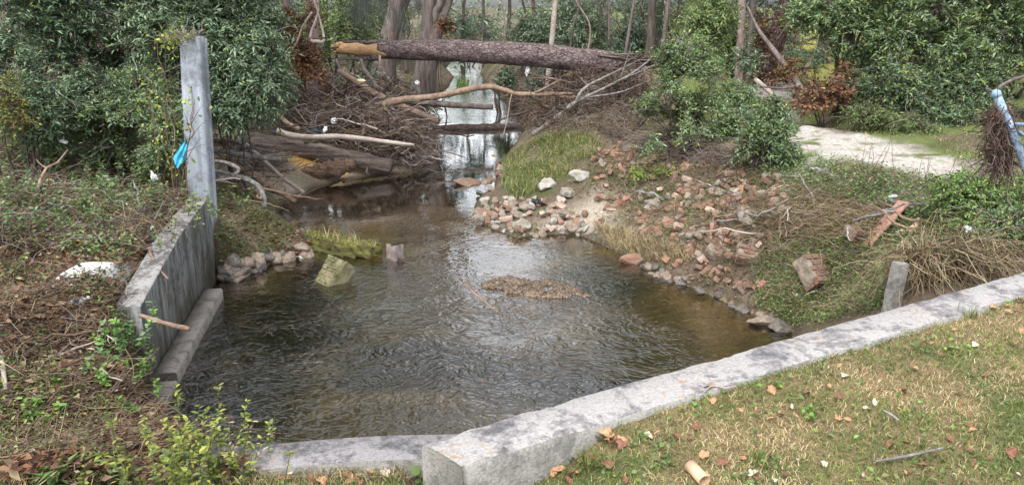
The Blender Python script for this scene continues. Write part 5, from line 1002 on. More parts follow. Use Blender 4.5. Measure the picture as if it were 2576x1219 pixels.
def plank():
    a, b = g1(2178, 617) + [0, 0, .02], g1(2268, 540) + [0, 0, .14]; c = (a + b) / 2; d = nz(b - a); s = nz(np.cross(d, [0, 0, 1]) + [0, 0, .15]); s = nz(s - d * (s @ d)); u = np.cross(s, d); v, f = gridbox(np.linalg.norm(b - a) * 1.04, .17, .022, (20, 6, 2), .004, 1., .1)
    tag(MB().add(v @ np.stack([d, s, u], 1).T + c, f).build('plank', M['plank'], None, c), 'flat terracotta coloured board lying on the dry grass of the right bank', 'board')
plank()
limb('peeled_branch', 'thick peeled tan branch leaning against the terracotta board', 'branch', [(2268, 592, None), (2274, 570, 8.5), (2278, 548, 8.55), (2285, 540, 8.6)], [.03, .035, .035, .03], 'peeled', 9, 16)
limb('peeled_branch', 'short peeled yellowish log right of the terracotta board', 'branch', [(2282, 595, None), (2300, 578, None), (2312, 560, None)], [.035, .04, .035], 'peeled', 9, 12)
limb('bank_stick', 'grey stick slanting down to the right above the concrete post', 'stick', [(2285, 558, 8.5), (2310, 575, 8.4), (2328, 590, 8.3)], [.02, .02, .015], 'grey', 7, 10)
limb('bank_stick', 'long straight pale stick lying level above the vine heap', 'stick', [(2325, 602, None), (2380, 608, None), (2430, 612, None)], [.012, .014, .012], 'pale', 7, 12, lump=.05)
limb('bank_stick', 'short grey stick below the peeled branches', 'stick', [(2268, 603, None), (2300, 620, None), (2318, 632, None)], [.015, .016, .014], 'grey', 7, 10)
limb('bank_stick', 'crooked grey branch above the peeled branches', 'stick', [(2230, 508, None), (2250, 515, None), (2275, 530, 8.7), (2300, 525, 8.7)], [.015, .02, .016, .01], 'grey', 7, 14)
def conc_post():
    c = PY(2262, 661, 5.9); v, f = gridbox(.10, .09, 1.4, (5, 5, 30), .008, 2., .12); v = v @ rotm(0, R(4), R(12)).T
    tag(MB().add(v + c + [-.03, 0, -.7], f).build('concrete_post', M['conc_post'], None, c), 'short grey concrete post standing behind the pale wall beside the vine heap', 'post')
conc_post()
# leaning fence post with pipe rail and wire
M['blue'] = surf('weathered_blue_paint', [(.20, .30, .42), (.27, .38, .52), (.36, .46, .58)], 8., .5, .15, .005, spec=.5)
def fence():
    a, b = PY(2506, 236, 5.6), PY(2590, 440, 5.5); d = nz(b - a); e = b + d * .75; root = empty('fence_post', e, 'leaning pale blue steel fence post with bent rails and dead vines at the right edge', 'fence post')
    mb = MB(); tube(mb, smooth_path([a, b, e], 20), .029, 16, 0); mb.build('post', M['blue'], root, e, True)
    mb = MB(); tube(mb, [a - d * .03, a - d * .018, a - d * .006, a + d * .022], [.012, .026, .033, .033], 16); mb.build('cap', M['blue'], root, e, True)
    m = a + d * .26; mb = MB(); tube(mb, [m - d * .02, m + d * .02], [.034, .034], 16); mb.build('collar', M['blue'], root, e, True)
    for q0, q1 in ((PY(2545, 312, 5.58), PY(2640, 318, 5.2)), (PY(2560, 330, 5.58), PY(2640, 380, 5.2))):
        mb = MB(); tube(mb, smooth_path([q0, (q0 + q1) / 2, q1], 8), .014, 8); mb.build('rail', M['blue'], root, e, True)
    mb = MB()
    for i in range(14):
        q = m + d * (.02 + i * .055); tube(mb, smooth_path([q, q + [.12, -.05, -.04 + .05 * (i % 3)], q + [.5, -.25, .02 * i - .1]], 8), .0025, 4)
    mb.build('wire_mesh', M['rust_grey'], root, e)
    v0 = PY(2512, 330, 5.7); root = empty('dead_vine', v0, 'clump of dead brown vine hanging from the leaning blue fence post', 'vine'); mb = MB(); n = 620
    p = np.stack([PY(x, y, yy) for x, y, yy in zip(rng.normal(2516, 14, n), U(265, 420, n), U(5.5, 5.8, n))]); tubes(mb, strands(p, nz(rng.normal(0, .5, (n, 3)) + [0, 0, -.6]), U(.08, .28, n), .5, 5), np.array([.0035, .003, .003, .002, .0012]), 3, 0, False)
    leaves(mb, p, rdir(n), rdir(n), U(.01, .028, n), .012, 1); mb.build('vine_stems', [L['twig'], L['dead']], root, v0)
fence()
limb('dead_limb', 'grey bent dead branch resting above the blue fence post', 'dead branch', [(2480, 222, 6.3), (2500, 230, 6.1), (2520, 215, 6.2), (2550, 200, 6.4), (2600, 185, 6.5)], [.008, .014, .014, .013, .012], 'trunk', 7, 18)
# heap of dry vine draped behind the wall
def vine_heap():
    c = PY(2370, 690, 6.0); root = empty('vine_heap', [c[0], c[1], 1.0], 'heap of dry tan vine stems draped over the bank behind the concrete post', 'vine heap'); mb = MB(); n = 1400; loc = np.array([c[0], c[1], 1.0])
    f = U(0, 1, n); px0 = 2288 + f * 200 + rng.normal(0, 10, n); py0 = 640 - f * 15 + rng.normal(0, 10, n); y0 = 6.3 + f * .4 + rng.normal(0, .12, n); p = np.stack([PY(a, b, c_) for a, b, c_ in zip(px0, py0, y0)])
    d = nz(np.c_[rng.normal(-.15, .75, n), rng.normal(-.45, .6, n), rng.normal(.0, .35, n)]); Lh = U(.15, .6, n)
    for q_ in range(2): kk = (rng.random(n) < .3) == bool(q_); tubes(mb, strands(p[kk], d[kk], Lh[kk], .75, 7, .5), np.array([.004, .004, .004, .0035, .003, .0025, .0015]), 3, 2 * q_, False)
    n2 = 1500; k = rng.integers(0, n, n2); leaves(mb, p[k] + rng.normal(0, .14, (n2, 3)), rdir(n2), rdir(n2), U(.02, .05, n2), .016, 1); mb.build('vine_stems', [L['straw'], L['weed'], L['brownstem']], root, loc)
vine_heap()

# ------------------------------------------------------------------ ground cover (uncountable)
def cover_leaves(name, lab, kind_word, pts, LL, W, lift, mats, T=RH, up=.8, probs=None):
    n = len(pts); mb = MB(); p = pts + np.c_[np.zeros((n, 2)), U(lift[0], lift[1], n)]; ax = nz(hdir(n) + [0, 0, 1] * rng.normal(.1, .3, (n, 1))); nr = rng.normal(0, 1 - up, (n, 3)) + [0, 0, 1]
    w = rng.choice(len(mats), n, p=probs); s = U(LL[0], LL[1], n)
    for i in range(len(mats)): k = w == i; leaves(mb, p[k], ax[k], nr[k], s[k], s[k] * W, i, T)
    return tag(mb.build(name, [L[m] for m in mats]), lab, kind_word, kind='stuff')
def cover_blades(name, lab, kind_word, pts, H, W, bend, mats, probs=None):
    n = len(pts); mb = MB(); w = rng.choice(len(mats), n, p=probs); h = U(H[0], H[1], n); b = U(bend[0], bend[1], n); d = hdir(n)
    for i in range(len(mats)): k = w == i; blades(mb, pts[k], d[k], h[k], W, b[k], i)
    return tag(mb.build(name, [L[m] for m in mats]), lab, kind_word, kind='stuff')
def thin(p, scale, thr, seed): return p[noise3(np.c_[p[:, :2] * scale, np.zeros(len(p))] + seed) > thr]
LEFT = [(0, 330), (220, 340), (440, 380), (460, 500), (400, 620), (370, 720), (355, 900), (420, 1010), (600, 1070), (690, 1110), (600, 1219), (0, 1219)]
RIGHT = [(1260, 480), (1260, 400), (1340, 340), (1500, 330), (1600, 350), (1950, 400), (2050, 400), (2300, 440), (2576, 560), (2576, 650), (2300, 700), (2230, 780), (2010, 830), (1850, 750), (1580, 645), (1490, 600), (1500, 520), (1400, 470)]
SLOPE = [(1560, 620), (1700, 560), (1900, 420), (2300, 440), (2576, 520), (2576, 650), (2300, 700), (2230, 790), (2010, 830), (1850, 750), (1600, 650)]
# left bank
cover_leaves('leaf_litter', 'brown fallen leaf litter over the left bank', 'leaf litter', inpx(LEFT, 11000), (.03, .085), .5, (.0, .12), ['litter', 'dead', 'straw', 'rust'], up=.42, probs=[.5, .28, .17, .05])
a = inpx([(0, 340), (200, 350), (440, 390), (455, 500), (400, 620), (300, 680), (0, 650)], 15000)
cover_leaves('undergrowth', 'mixed low green undergrowth on the left bank behind the stained wall', 'undergrowth', thin(a, 1.7, .47, 3.), (.02, .06), .42, (.0, .26), ['privet', 'weed', 'laurel', 'rust', 'dead'], up=.35, probs=[.3, .28, .22, .07, .13])
a = inpx([(0, 640), (330, 660), (360, 760), (360, 920), (430, 1030), (600, 1080), (690, 1120), (560, 1219), (0, 1219)], 16000)
cover_leaves('undergrowth', 'weedy low growth in the lower left corner', 'undergrowth', thin(a, 2.2, .47, 9.), (.015, .05), .42, (.0, .14), ['weed', 'privet', 'yellowgreen', 'clover'], up=.4, probs=[.5, .22, .16, .12])
twig_mass('dead_brush', 'brown dead brush and stalks in the lower left', [(0, 660), (250, 690), (350, 760), (350, 900), (420, 1020), (680, 1110), (560, 1190), (0, 1190)], 6500, (.10, .45), (.0014, .0045), None, [L['brownstem'], L['straw'], L['twig'], L['brownstem']], .22, .55, .05)
twig_mass('dead_brush', 'dead stalks among the undergrowth behind the stained wall', [(0, 340), (430, 400), (455, 500), (380, 640), (0, 650)], 3400, (.2, .8), (.002, .0055), None, [L['brownstem'], L['straw'], L['twig'], L['greytwig']], .3, .5, .1)
a = area([(-13, 2), (-3.8, 2), (-3.9, 9), (-6, 12), (-13, 13)], 9000)
cover_leaves('undergrowth', 'low green growth spreading over the ground further left', 'undergrowth', thin(a, 1.3, .45, 6.), (.03, .09), .42, (.0, .22), ['privet', 'weed', 'laurel', 'dead'], up=.35)
cover_leaves('leaf_litter', 'leaf litter over the ground further left', 'leaf litter', area([(-13, 2), (-3.8, 2), (-3.9, 9), (-6, 12), (-13, 13)], 5000), (.05, .11), .5, (.0, .06), ['litter', 'dead', 'straw'], up=.5)
def white_sand():
    c = g1(236, 694); n = 60; u = np.linspace(-1, 1, n); X, Y = np.meshgrid(u, u, indexing='ij'); x = c[0] + X * .36 + Y * .14; y = c[1] + Y * .38 + X * .12; r = np.hypot(X, Y * 1.15)
    z = hz(x, y) + .18 * (1 - r ** 1.8) + .05 * (noise2(x, y, 5., 3.) - .5) + .03 * (noise2(x, y, 14., 8.) - .5) - .04; q = np.arange(n * n).reshape(n, n)
    o = MB().add(np.stack([x, y, z], -1).reshape(-1, 3), np.stack([q[:-1, :-1], q[1:, :-1], q[1:, 1:], q[:-1, 1:]], -1).reshape(-1, 4)).build('white_sand', surf('white_sand', [(.50, .48, .46), (.66, .64, .62), (.72, .71, .69)], 9., .95, .5, .02, kind='Position' if False else 'Object'), None, None, True); o['kind'] = 'structure'
white_sand()
# slope right of the pillar
a = inpx([(540, 400), (640, 440), (700, 500), (700, 640), (560, 690), (540, 560)], 3800)
cover_leaves('undergrowth', 'green weeds on the muddy slope right of the pillar', 'undergrowth', thin(a, 2.5, .45, 5.), (.02, .05), .42, (.0, .14), ['privet', 'weed', 'bright'], up=.4, probs=[.45, .4, .15])
cover_leaves('leaf_litter', 'brown leaf litter on the slope right of the pillar', 'leaf litter', inpx([(540, 380), (700, 420), (760, 560), (790, 640), (560, 700)], 1800), (.03, .08), .5, (0, .04), ['litter', 'dead', 'rust'], up=.6, probs=[.55, .35, .1])
cover_leaves('leaf_litter', 'brown leaf litter under the trees beyond the driftwood', 'leaf litter', np.vstack([area([(-9, 16), (-2.8, 16), (-2.0, 24), (-2, 30), (-9, 30)], 3000), area([(.8, 18), (8, 18), (9, 30), (1, 30)], 3000)]), (.06, .14), .5, (0, .05), ['litter', 'dead', 'straw'], up=.6)
cover_leaves('undergrowth', 'low green growth under the trees beyond the driftwood', 'undergrowth', thin(np.vstack([area([(-9, 16), (-3.2, 19), (-2.4, 24), (-2, 34), (-9, 34)], 3600), area([(1.2, 20), (8, 20), (9, 34), (1.5, 34)], 4200)]), .8, .45, 2.), (.06, .15), .45, (0, .35), ['far', 'privet', 'far_pale'], up=.3)
# right bank
a = thin(inpx(RIGHT, 21000), 2.0, .38, 1.)
cover_leaves('undergrowth', 'low weeds and vines over the right bank', 'undergrowth', a, (.015, .045), .42, (.0, .09), ['weed', 'privet', 'yellowgreen', 'bright'], up=.4, probs=[.48, .3, .14, .08])
cover_leaves('undergrowth', 'thick green weeds on the lower right slope by the pale wall', 'undergrowth', inpx([(1880, 660), (2000, 620), (2250, 560), (2300, 640), (2240, 780), (2010, 830), (1900, 770)], 12000), (.012, .04), .42, (.0, .10), ['weed', 'privet', 'bright', 'clover'], up=.4, probs=[.4, .3, .15, .15])
cover_leaves('undergrowth', 'dark green vines on the bank crest under the sandy path', 'undergrowth', inpx([(1900, 400), (2060, 400), (2300, 440), (2420, 520), (2300, 560), (2080, 500), (1920, 460)], 5600), (.015, .05), .45, (.0, .13), ['privet', 'laurel', 'weed'], up=.4, probs=[.45, .3, .25])
cover_leaves('leaf_litter', 'brown leaf litter on the right bank', 'leaf litter', inpx(RIGHT, 4200), (.025, .07), .5, (.0, .03), ['litter', 'dead', 'straw', 'rust'], up=.6, probs=[.48, .25, .22, .05])
twig_mass('dry_straw', 'flattened dry straw on the right slope below the terracotta board', [(1880, 500), (2060, 480), (2220, 540), (2210, 600), (2050, 610), (1900, 570)], 1500, (.12, .5), (.0012, .0032), None, [L['straw'], L['straw'], L['brownstem']], .14, .5, .035)
twig_mass('dry_straw', 'dry stalks over the brick rubble and the right bank', [(1500, 400), (1900, 420), (2050, 460), (2200, 620), (2200, 780), (1990, 800), (1800, 680), (1600, 640)], 3400, (.1, .5), (.0012, .0035), None, [L['straw'], L['brownstem'], L['twig']], .16, .4, .04)
twig_mass('dead_brush', 'dark dead brush on the bank under the large bank shrub', [(1500, 330), (1660, 350), (1900, 400), (1960, 420), (1800, 420), (1600, 380)], 1300, (.15, .7), (.002, .005), None, [L['brownstem'], L['twig'], L['greytwig']], .3, .45, .08)
p = inpx([(1490, 575), (1580, 590), (1700, 625), (1740, 660), (1640, 660), (1540, 625)], 1500); cover_blades('dry_grass', 'pale dry grass hanging over the waterline right of the stony spit', 'dry grass', p, (.10, .26), .006, (.5, 1.2), ['dry', 'straw'])
p = thin(inpx([(1262, 470), (1262, 410), (1330, 350), (1480, 335), (1520, 380), (1440, 430), (1380, 470), (1290, 510)], 5200), 2.2, .34, 8.); cover_blades('grass', 'green and tan grass on the low point where the creek narrows', 'grass', p, (.08, .26), .008, (.3, 1.), ['grass', 'dry', 'weed'], probs=[.5, .2, .3])
cover_leaves('undergrowth', 'yellow-green weeds among the grass of the low point', 'undergrowth', inpx([(1262, 470), (1262, 410), (1330, 350), (1470, 345), (1480, 400), (1380, 465), (1290, 510)], 3400), (.02, .05), .4, (.0, .2), ['yellowgreen', 'weed', 'bright'], up=.35, probs=[.4, .4, .2])
p = area([(5.5, 12), (9, 12), (13, 22), (7.2, 22), (5.5, 15)], 5000); cover_blades('grass', 'short green grass around the sandy path', 'grass', p[noise3(np.c_[p[:, :2] * .9, p[:, 2] * 0]) > .4], (.03, .09), .012, (.3, 1.), ['grass', 'dry', 'clover'], probs=[.6, .2, .2])
p = area([(5.2, 8), (9, 8), (11, 13), (6.5, 12)], 4000); cover_blades('grass', 'light green grass at the near end of the sandy path', 'grass', p, (.03, .10), .01, (.3, 1.), ['grass', 'dry', 'clover'], probs=[.55, .25, .2])
p = np.vstack([P(U(1060, 1120, 200), U(185, 215, 200), .05), P(U(1148, 1180, 160), U(205, 228, 160), .03)]); cover_blades('water_grass', 'bright green grass growing at the creek edge beneath the fallen log', 'grass', p, (.1, .45), .03, (.2, .8), ['grass', 'bright'])
a = inpx([(1300, 335), (1350, 300), (1480, 255), (1620, 270), (1640, 330), (1520, 335), (1400, 335)], 2600)
cover_leaves('undergrowth', 'weeds and dead leaves on the dirt bank under the dead grey limb', 'undergrowth', a, (.02, .07), .42, (0, .16), ['weed', 'litter', 'privet', 'dead', 'dry'], up=.4, probs=[.3, .28, .14, .16, .12])
twig_mass('dead_brush', 'dead roots and stalks on the dirt bank under the dead grey limb', [(1300, 335), (1350, 300), (1480, 255), (1620, 270), (1640, 330), (1520, 335)], 800, (.2, .7), (.002, .007), None, [L['twig'], L['brownstem'], L['greytwig']], .35, .7, .08)
cover_leaves('undergrowth', 'weeds and dead leaves growing between the bricks of the rubble slope', 'undergrowth', inpx(UP, 4200), (.018, .05), .42, (.0, .10), ['weed', 'litter', 'dead', 'straw', 'yellowgreen'], up=.4, probs=[.3, .3, .14, .16, .1])
cover_leaves('leaf_litter', 'silt-stained leaves between the stones of the spit', 'leaf litter', inpx([(1185, 540), (1230, 500), (1330, 490), (1450, 540), (1500, 590), (1440, 600), (1300, 597), (1220, 570)], 500), (.02, .05), .5, (.0, .03), ['litter', 'dead'], up=.6)
# lawn
def lawn():
    x = U(-1.7, 6.5, 300000); y = U(1.7, 6.6, 300000); k = lawn_mask(x, y) & (rng.random(300000) < np.clip(1.5 - .18 * y, .45, 1)); x, y = x[k], y[k]; z = hz(x, y)
    q = np.stack([x, y, z], -1); px, py = project(q); k = (px > -60) & (px < 2640) & (py < 1300); q = q[k]
    g = noise2(q[:, 0], q[:, 1], 2.2, 31.) * .6 + noise2(q[:, 0], q[:, 1], 7., 17.) * .4; green = rng.random(len(q)) < sstep(.32, .62, g) * .7 + .13
    mb = MB(); n = len(q); h = U(.012, .036, n); b = U(.3, 1.6, n); d = hdir(n)
    for i, k in enumerate((~green, green)): blades(mb, q[k], d[k], h[k] * (1 + .2 * i), .0034, b[k], i)
    tag(mb.build('lawn_grass', [L['dry'], L['grass']]), 'short tan and green grass of the lawn in front of the pale wall', 'grass', kind='stuff')
    m = 16000; x = U(-1.5, 6, m); y = U(1.7, 6, m); k = lawn_mask(x, y); x, y = x[k], y[k]; q = np.stack([x, y, hz(x, y)], -1); g = noise2(x, y, 2.2, 31.) * .5 + noise2(x, y, 5., 12.) * .5; q = q[(g > .5) | (rng.random(len(q)) < .12)]
    cover_leaves('lawn_clover', 'small round leaved green weeds in patches on the lawn', 'clover', q, (.010, .030), .62, (.004, .028), ['clover', 'bright', 'weed', 'yellowgreen'], OV, .72, [.45, .2, .2, .15])
lawn()
p = inpx([(0, 1100), (300, 1090), (690, 1110), (1000, 1130), (1060, 1170), (1100, 1219), (0, 1219)], 5200); cover_blades('grass', 'longer tan and green grass along the lower wall and bottom left edge', 'grass', p, (.03, .09), .004, (.4, 1.3), ['dry', 'grass', 'straw'], probs=[.45, .35, .2])

# ------------------------------------------------------------------ individual small plants
def weed(name, label, cat, px, py, H, n, mat, LL, LW, stems, lean=.3, group=None, T=OV, stemmat='weed', r=.0025, spread_=.15, mix=None, base=None):
    b = g1(px, py) if base is None else np.array(base); root = empty(name, b, label, cat, group); mb = MB(); d = nz(rng.normal(0, lean, (stems, 3)) * [1, 1, .2] + [0, 0, 1]); p0 = b + rng.normal(0, spread_ * .35, (stems, 3)) * [1, 1, 0]
    pth = strands(p0, d, H * U(.55, 1.05, stems), .12, 6); tubes(mb, pth, np.linspace(r, r * .3, 6), 4, 0, False)
    if stems > 9: mb.build('stem', [L[stemmat]], root, b)['kind'] = 'stuff'
    else:
        for q_ in range(stems): m1 = MB(); tubes(m1, pth[q_:q_ + 1], np.linspace(r, r * .3, 6), 4, 0, False); m1.build('stem', [L[stemmat]], root, b)
    k = rng.integers(0, stems, n); t = U(.12, 1, n) * 4.99; i = t.astype(int); f = (t - i)[:, None]; q = pth[k, i] * (1 - f) + pth[k, i + 1] * f
    ax = nz(hdir(n) + [0, 0, 1] * rng.normal(.25, .3, (n, 1))); s = U(.6, 1.2, n); m2 = MB(); nr = rng.normal(0, .35, (n, 3)) + [0, 0, 1]; mats = [L[mat]]
    w = rng.random(n) < (mix[1] if mix else 0); leaves(m2, q[~w], ax[~w], nr[~w], LL * s[~w], LW * s[~w], 0, T)
    if mix and w.any(): mats.append(L[mix[0]]); leaves(m2, q[w], ax[w], nr[w], LL * s[w], LW * s[w], 1, T)
    m2.build('foliage', mats, root, b); return root
weed('yellow_weed', 'tall yellow-green weed with thin stems growing in front of the water at lower left', 'weed', 470, 1165, .46, 1500, 'yellowgreen', .038, .016, 44, .24, spread_=.42, mix=('weed', .3), base=(-1.54, 3.12, float(hz(-1.54, 3.12))))
weed('yellow_weed', 'straggly yellow-green weed leaning over the lower wall end', 'weed', 590, 1130, .30, 260, 'yellowgreen', .032, .013, 18, .4, spread_=.35, mix=('straw', .35), base=(-1.3, 3.2, float(hz(-1.3, 3.2))))
weed('brown_weed', 'wispy brown seeding weed at the left end of the lower wall', 'weed', 650, 1110, .26, 160, 'straw', .022, .010, 22, .5, spread_=.45, mix=('weed', .3), stemmat='brownstem')
weed('nettle', 'bright green leafy plant beside the stained wall', 'plant', 262, 880, .30, 900, 'bright', .055, .026, 26, .4, spread_=.8, mix=('laurel', .45))
weed('nettle', 'bright green leafy plant with pale leaves below the one beside the stained wall', 'plant', 235, 980, .22, 650, 'bright', .05, .025, 22, .45, spread_=.8)
weed('nettle', 'green plant at the foot of the stained wall near end', 'plant', 310, 935, .2, 420, 'clover', .045, .02, 18, .45, spread_=.6)
weed('thistle', 'spiky green rosette weed at the bottom left corner', 'weed', 150, 1205, .12, 90, 'clover', .10, .022, 10, .8, spread_=.12, T=RH)
weed('lawn_weed', 'bright green weed growing against the pale wall face', 'weed', 1440, 1125, .07, 60, 'bright', .032, .014, 9, .5, spread_=.15)
weed('lawn_weed', 'round leaved green plant at the corner foot of the pale wall', 'weed', 1078, 1205, .07, 12, 'clover', .05, .045, 4, .5, spread_=.08)
weed('lawn_weed', 'pale green weed in the lawn above the cardboard tube', 'weed', 1640, 1155, .05, 40, 'clover', .03, .014, 7, .7, spread_=.2)
weed('lawn_weed', 'small leafy weed in the middle of the lawn right of the twig', 'weed', 1955, 1010, .05, 40, 'bright', .03, .014, 7, .7, spread_=.25)
weed('lawn_weed', 'green weed on the lawn near the right end of the pale wall', 'weed', 2330, 870, .05, 40, 'clover', .03, .014, 7, .7, spread_=.3)
weed('lawn_weed', 'leafy weed by the bottom edge right of the cardboard tube', 'weed', 1890, 1190, .05, 40, 'clover', .032, .016, 7, .7, spread_=.2)
def tuft(px, py, H, n, lab, mats=('grass',), W=.0045, bend=(.2, 1.1)):
    b = g1(px, py); q = b + rng.normal(0, .022, (n, 3)) * [1, 1, 0]; m = MB(); w = rng.choice(len(mats), n)
    for i in range(len(mats)): k = w == i; blades(m, q[k], hdir(k.sum()), U(.5, 1, k.sum()) * H, W, U(bend[0], bend[1], k.sum()), i)
    tag(m.build('grass_tuft', [L[x] for x in mats], None, b), lab, 'grass tuft')
tuft(1480, 1185, .16, 26, 'long bladed green grass tuft in front of the pale wall', W=.006)
tuft(1905, 1165, .13, 24, 'green grass tuft near the bottom edge of the lawn')
tuft(250, 1180, .16, 60, 'pale green grass tuft at the bottom left', ('grass', 'clover'))
tuft(730, 1130, .15, 40, 'green grass tuft against the left end of the lower wall')
tuft(900, 1160, .1, 24, 'small grass tuft in front of the middle of the lower wall', ('grass', 'dry'))
tuft(2440, 800, .12, 24, 'grass tuft near the right end of the lawn')
tuft(2060, 840, .10, 20, 'grass tuft at the lawn edge by the pale wall', ('grass', 'dry'))
tuft(375, 700, .34, 130, 'tan grass tuft spilling over the top of the stained wall', ('dry', 'straw', 'yellowgreen'), .005, (.6, 1.5))
tuft(340, 790, .36, 120, 'straw coloured grass clump above the protruding branch', ('dry', 'straw', 'grass'), .005, (.6, 1.5))
tuft(352, 770, .30, 120, 'straw coloured grass clump drooping over the near end of the stained wall', ('dry', 'straw', 'weed'), .005, (.7, 1.6))
tuft(540, 660, .25, 30, 'green grass tuft at the foot of the pillar', ('grass', 'weed'), .006)
for px, py, h, n, lab in ((420, 560, .38, 260, 'weedy bush at the left base of the pillar'), (330, 470, .5, 420, 'mid green undergrowth bush above the bottle with blue label'), (180, 420, .5, 420, 'undergrowth bush at left around the clear bottle'), (70, 470, .45, 380, 'undergrowth bush near the left edge'), (260, 560, .32, 300, 'undergrowth bush behind the stained wall top'), (110, 610, .3, 260, 'green undergrowth bush with orange leaves at the left edge'), (410, 450, .4, 260, 'undergrowth bush left of the blue bag'), (60, 400, .8, 420, 'tall undergrowth bush at the left edge under the laurels'), (140, 385, .75, 420, 'tall undergrowth bush below the white wrappers'), (230, 395, .8, 460, 'tall undergrowth bush below the shredded stump'), (310, 400, .8, 460, 'tall undergrowth bush under the low laurel'), (385, 400, .7, 380, 'tall undergrowth bush left of the pillar vine'), (250, 480, .55, 360, 'undergrowth bush in the middle of the left bank'), (120, 540, .4, 300, 'undergrowth bush above the brush heap at left'), (20, 560, .4, 300, 'undergrowth bush with yellow leaves at the left edge')):
    weed('undergrowth_bush', lab, 'bush', px, py, h * 1.15, int(n * 3.6), 'privet', .055, .024, 30, .5, spread_=1.25, mix=('rust', .12) if px in (420, 110) else ('laurel', .4), stemmat='brownstem', r=.004)
# vines and twigs on the pillar
def pillar_vine():
    b = np.array([-4.25, 9.5, 1.0]); root = empty('climbing_vine', b, 'yellow-green vine climbing the left edge of the concrete pillar', 'vine'); mb = MB(); n = 9
    p0 = np.c_[U(-4.32, -4.12, n), U(9.44, 9.53, n), U(1.0, 1.3, n)]; pth = strands(p0, nz(np.c_[rng.normal(.05, .05, n), np.zeros(n), np.ones(n)]), U(1.0, 2.0, n), .22, 10); tubes(mb, pth, np.full(10, .0045), 4, 0, False); mb.build('stem', [L['brownstem']], root, b)
    m = 190; k = rng.integers(0, n, m); j = np.minimum(9, (rng.random(m) ** .6 * 10).astype(int)); q = pth[k, j] + rng.normal(0, .06, (m, 3)) * [1, .5, 1] + [-.05, -.03, 0]; m2 = MB(); leaves(m2, q, rdir(m) - [0, 0, .6], rng.normal(0, .5, (m, 3)) + [0, -1, .4], U(.03, .065, m), .026, 0, OV)
    t = 170; q = np.c_[rng.normal(-4.03, .1, t), rng.normal(9.58, .08, t), rng.normal(3.03, .06, t)]; leaves(m2, q, rdir(t), rdir(t) + [0, 0, .5], U(.03, .07, t), .03, 0, OV); m2.build('foliage', [L['yellowgreen']], root, b)
    c = np.array([-3.95, 9.62, 3.03]); n = 90; mb = MB(); tubes(mb, strands(c + rng.normal(0, .08, (n, 3)) * [1, 1, .3], nz(rng.normal(0, 1, (n, 3)) * [1, 1, .45] + [0, 0, .12]), U(.08, .28, n), .4, 5), np.array([.004, .004, .003, .003, .002]), 3, 0, False); tag(mb.build('twig_nest', [L['greytwig']], None, c), 'tuft of grey dead twigs on top of the concrete pillar', 'twigs')
pillar_vine()
def sapling():
    b = gz(-3.95, 9.1); root = empty('bare_sapling', b, 'thin leafless sapling with dark twigs standing before the pillar', 'sapling'); mb = MB()
    p = smooth_path([b, PY(468, 430, 9.2), PY(478, 340, 9.2), PY(490, 250, 9.3)], 14); tube(mb, p, np.linspace(.010, .003, 14), 5)
    for j, (dx, dy) in ((5, (40, -60)), (7, (-30, -70)), (8, (45, -50)), (9, (-20, -60)), (10, (30, -50)), (6, (50, -20)), (4, (-40, -60)), (3, (60, -10))):
        q = p[j]; ppx, ppy = project(q); tube(mb, smooth_path([q, PY(ppx + dx * .5, ppy + dy * .6, 9.2), PY(ppx + dx, ppy + dy, 9.15)], 6), np.linspace(.005, .0018, 6), 4)
    mb.build('stem', B['rotlog'], root, b); m = MB(); n = 16; leaves(m, p[rng.integers(5, 14, n)] + rng.normal(0, .08, (n, 3)), rdir(n), rdir(n), U(.05, .08, n), .04, 0, OV); m.build('foliage', [L['yellowgreen']], root, b)
sapling()
for px, py, h, s, lab in ((290, 640, 1.0, 5, 'single bare greenish sapling stem at left'), (1610, 350, .8, 6, 'bare twiggy stems left of the large bank shrub'), (2200, 440, .6, 8, 'dry reddish stalks by the sandy path'), (2330, 460, .5, 6, 'dry brown stalks left of the rounded bright bush'), (1560, 440, .55, 6, 'thin bare stalks at the upper left of the rubble'), (1535, 600, .3, 3, 'short dead stub standing by the dry grass')):
    weed('dry_stalks', lab, 'stalks', px, py, h, 14, 'dead' if px > 2100 else 'straw', .035, .015, s, .35, stemmat='brownstem', r=.005, spread_=.4)

# ------------------------------------------------------------------ litter and lawn objects
def plain(name, col, rough=.5, spec=.4, tr=0.):
    t = NT(name); n = t.noise(t.pos(), 12., 4.); c = t.ramp(n, [(.3, tuple(x * .82 for x in col)), (.7, tuple(min(1, x * 1.08) for x in col))]); t.bump(n, .1, .01); t.fin(c, rough, spec)
    if tr: t.b.inputs['Transmission Weight'].default_value = tr
    return t.m
M['white_plastic'] = plain('white_plastic', (.74, .75, .76)); M['clear_plastic'] = plain('cloudy_clear_plastic', (.66, .74, .78), .25, .5, .4); M['blue_plastic'] = plain('blue_plastic', (.06, .40, .62), .5); M['label_blue'] = plain('blue_label', (.10, .30, .62), .5)
M['black_plastic'] = plain('black_plastic', (.02, .02, .022), .35); M['cream'] = plain('cream_foam', (.68, .62, .38), .7); M['card'] = plain('tan_cardboard', (.55, .38, .25), .85, .1)
def crumple(name, c, size, mat, lab, cat, seed, base=ICO3, amp=.9, flat=.6, twist=0.):
    v = base[0].copy(); v = v * (1 + amp * (noise3(v * 1.9 + seed) - .5))[:, None] * (1 + amp * .5 * (noise3(v * 5.2 + seed * 2) - .5))[:, None]; v = v * np.array(size) * [1, 1, flat]
    return tag(MB().add(v @ rotm(twist, .3, seed).T + c, base[1]).build(name, M[mat], None, c), lab, cat)
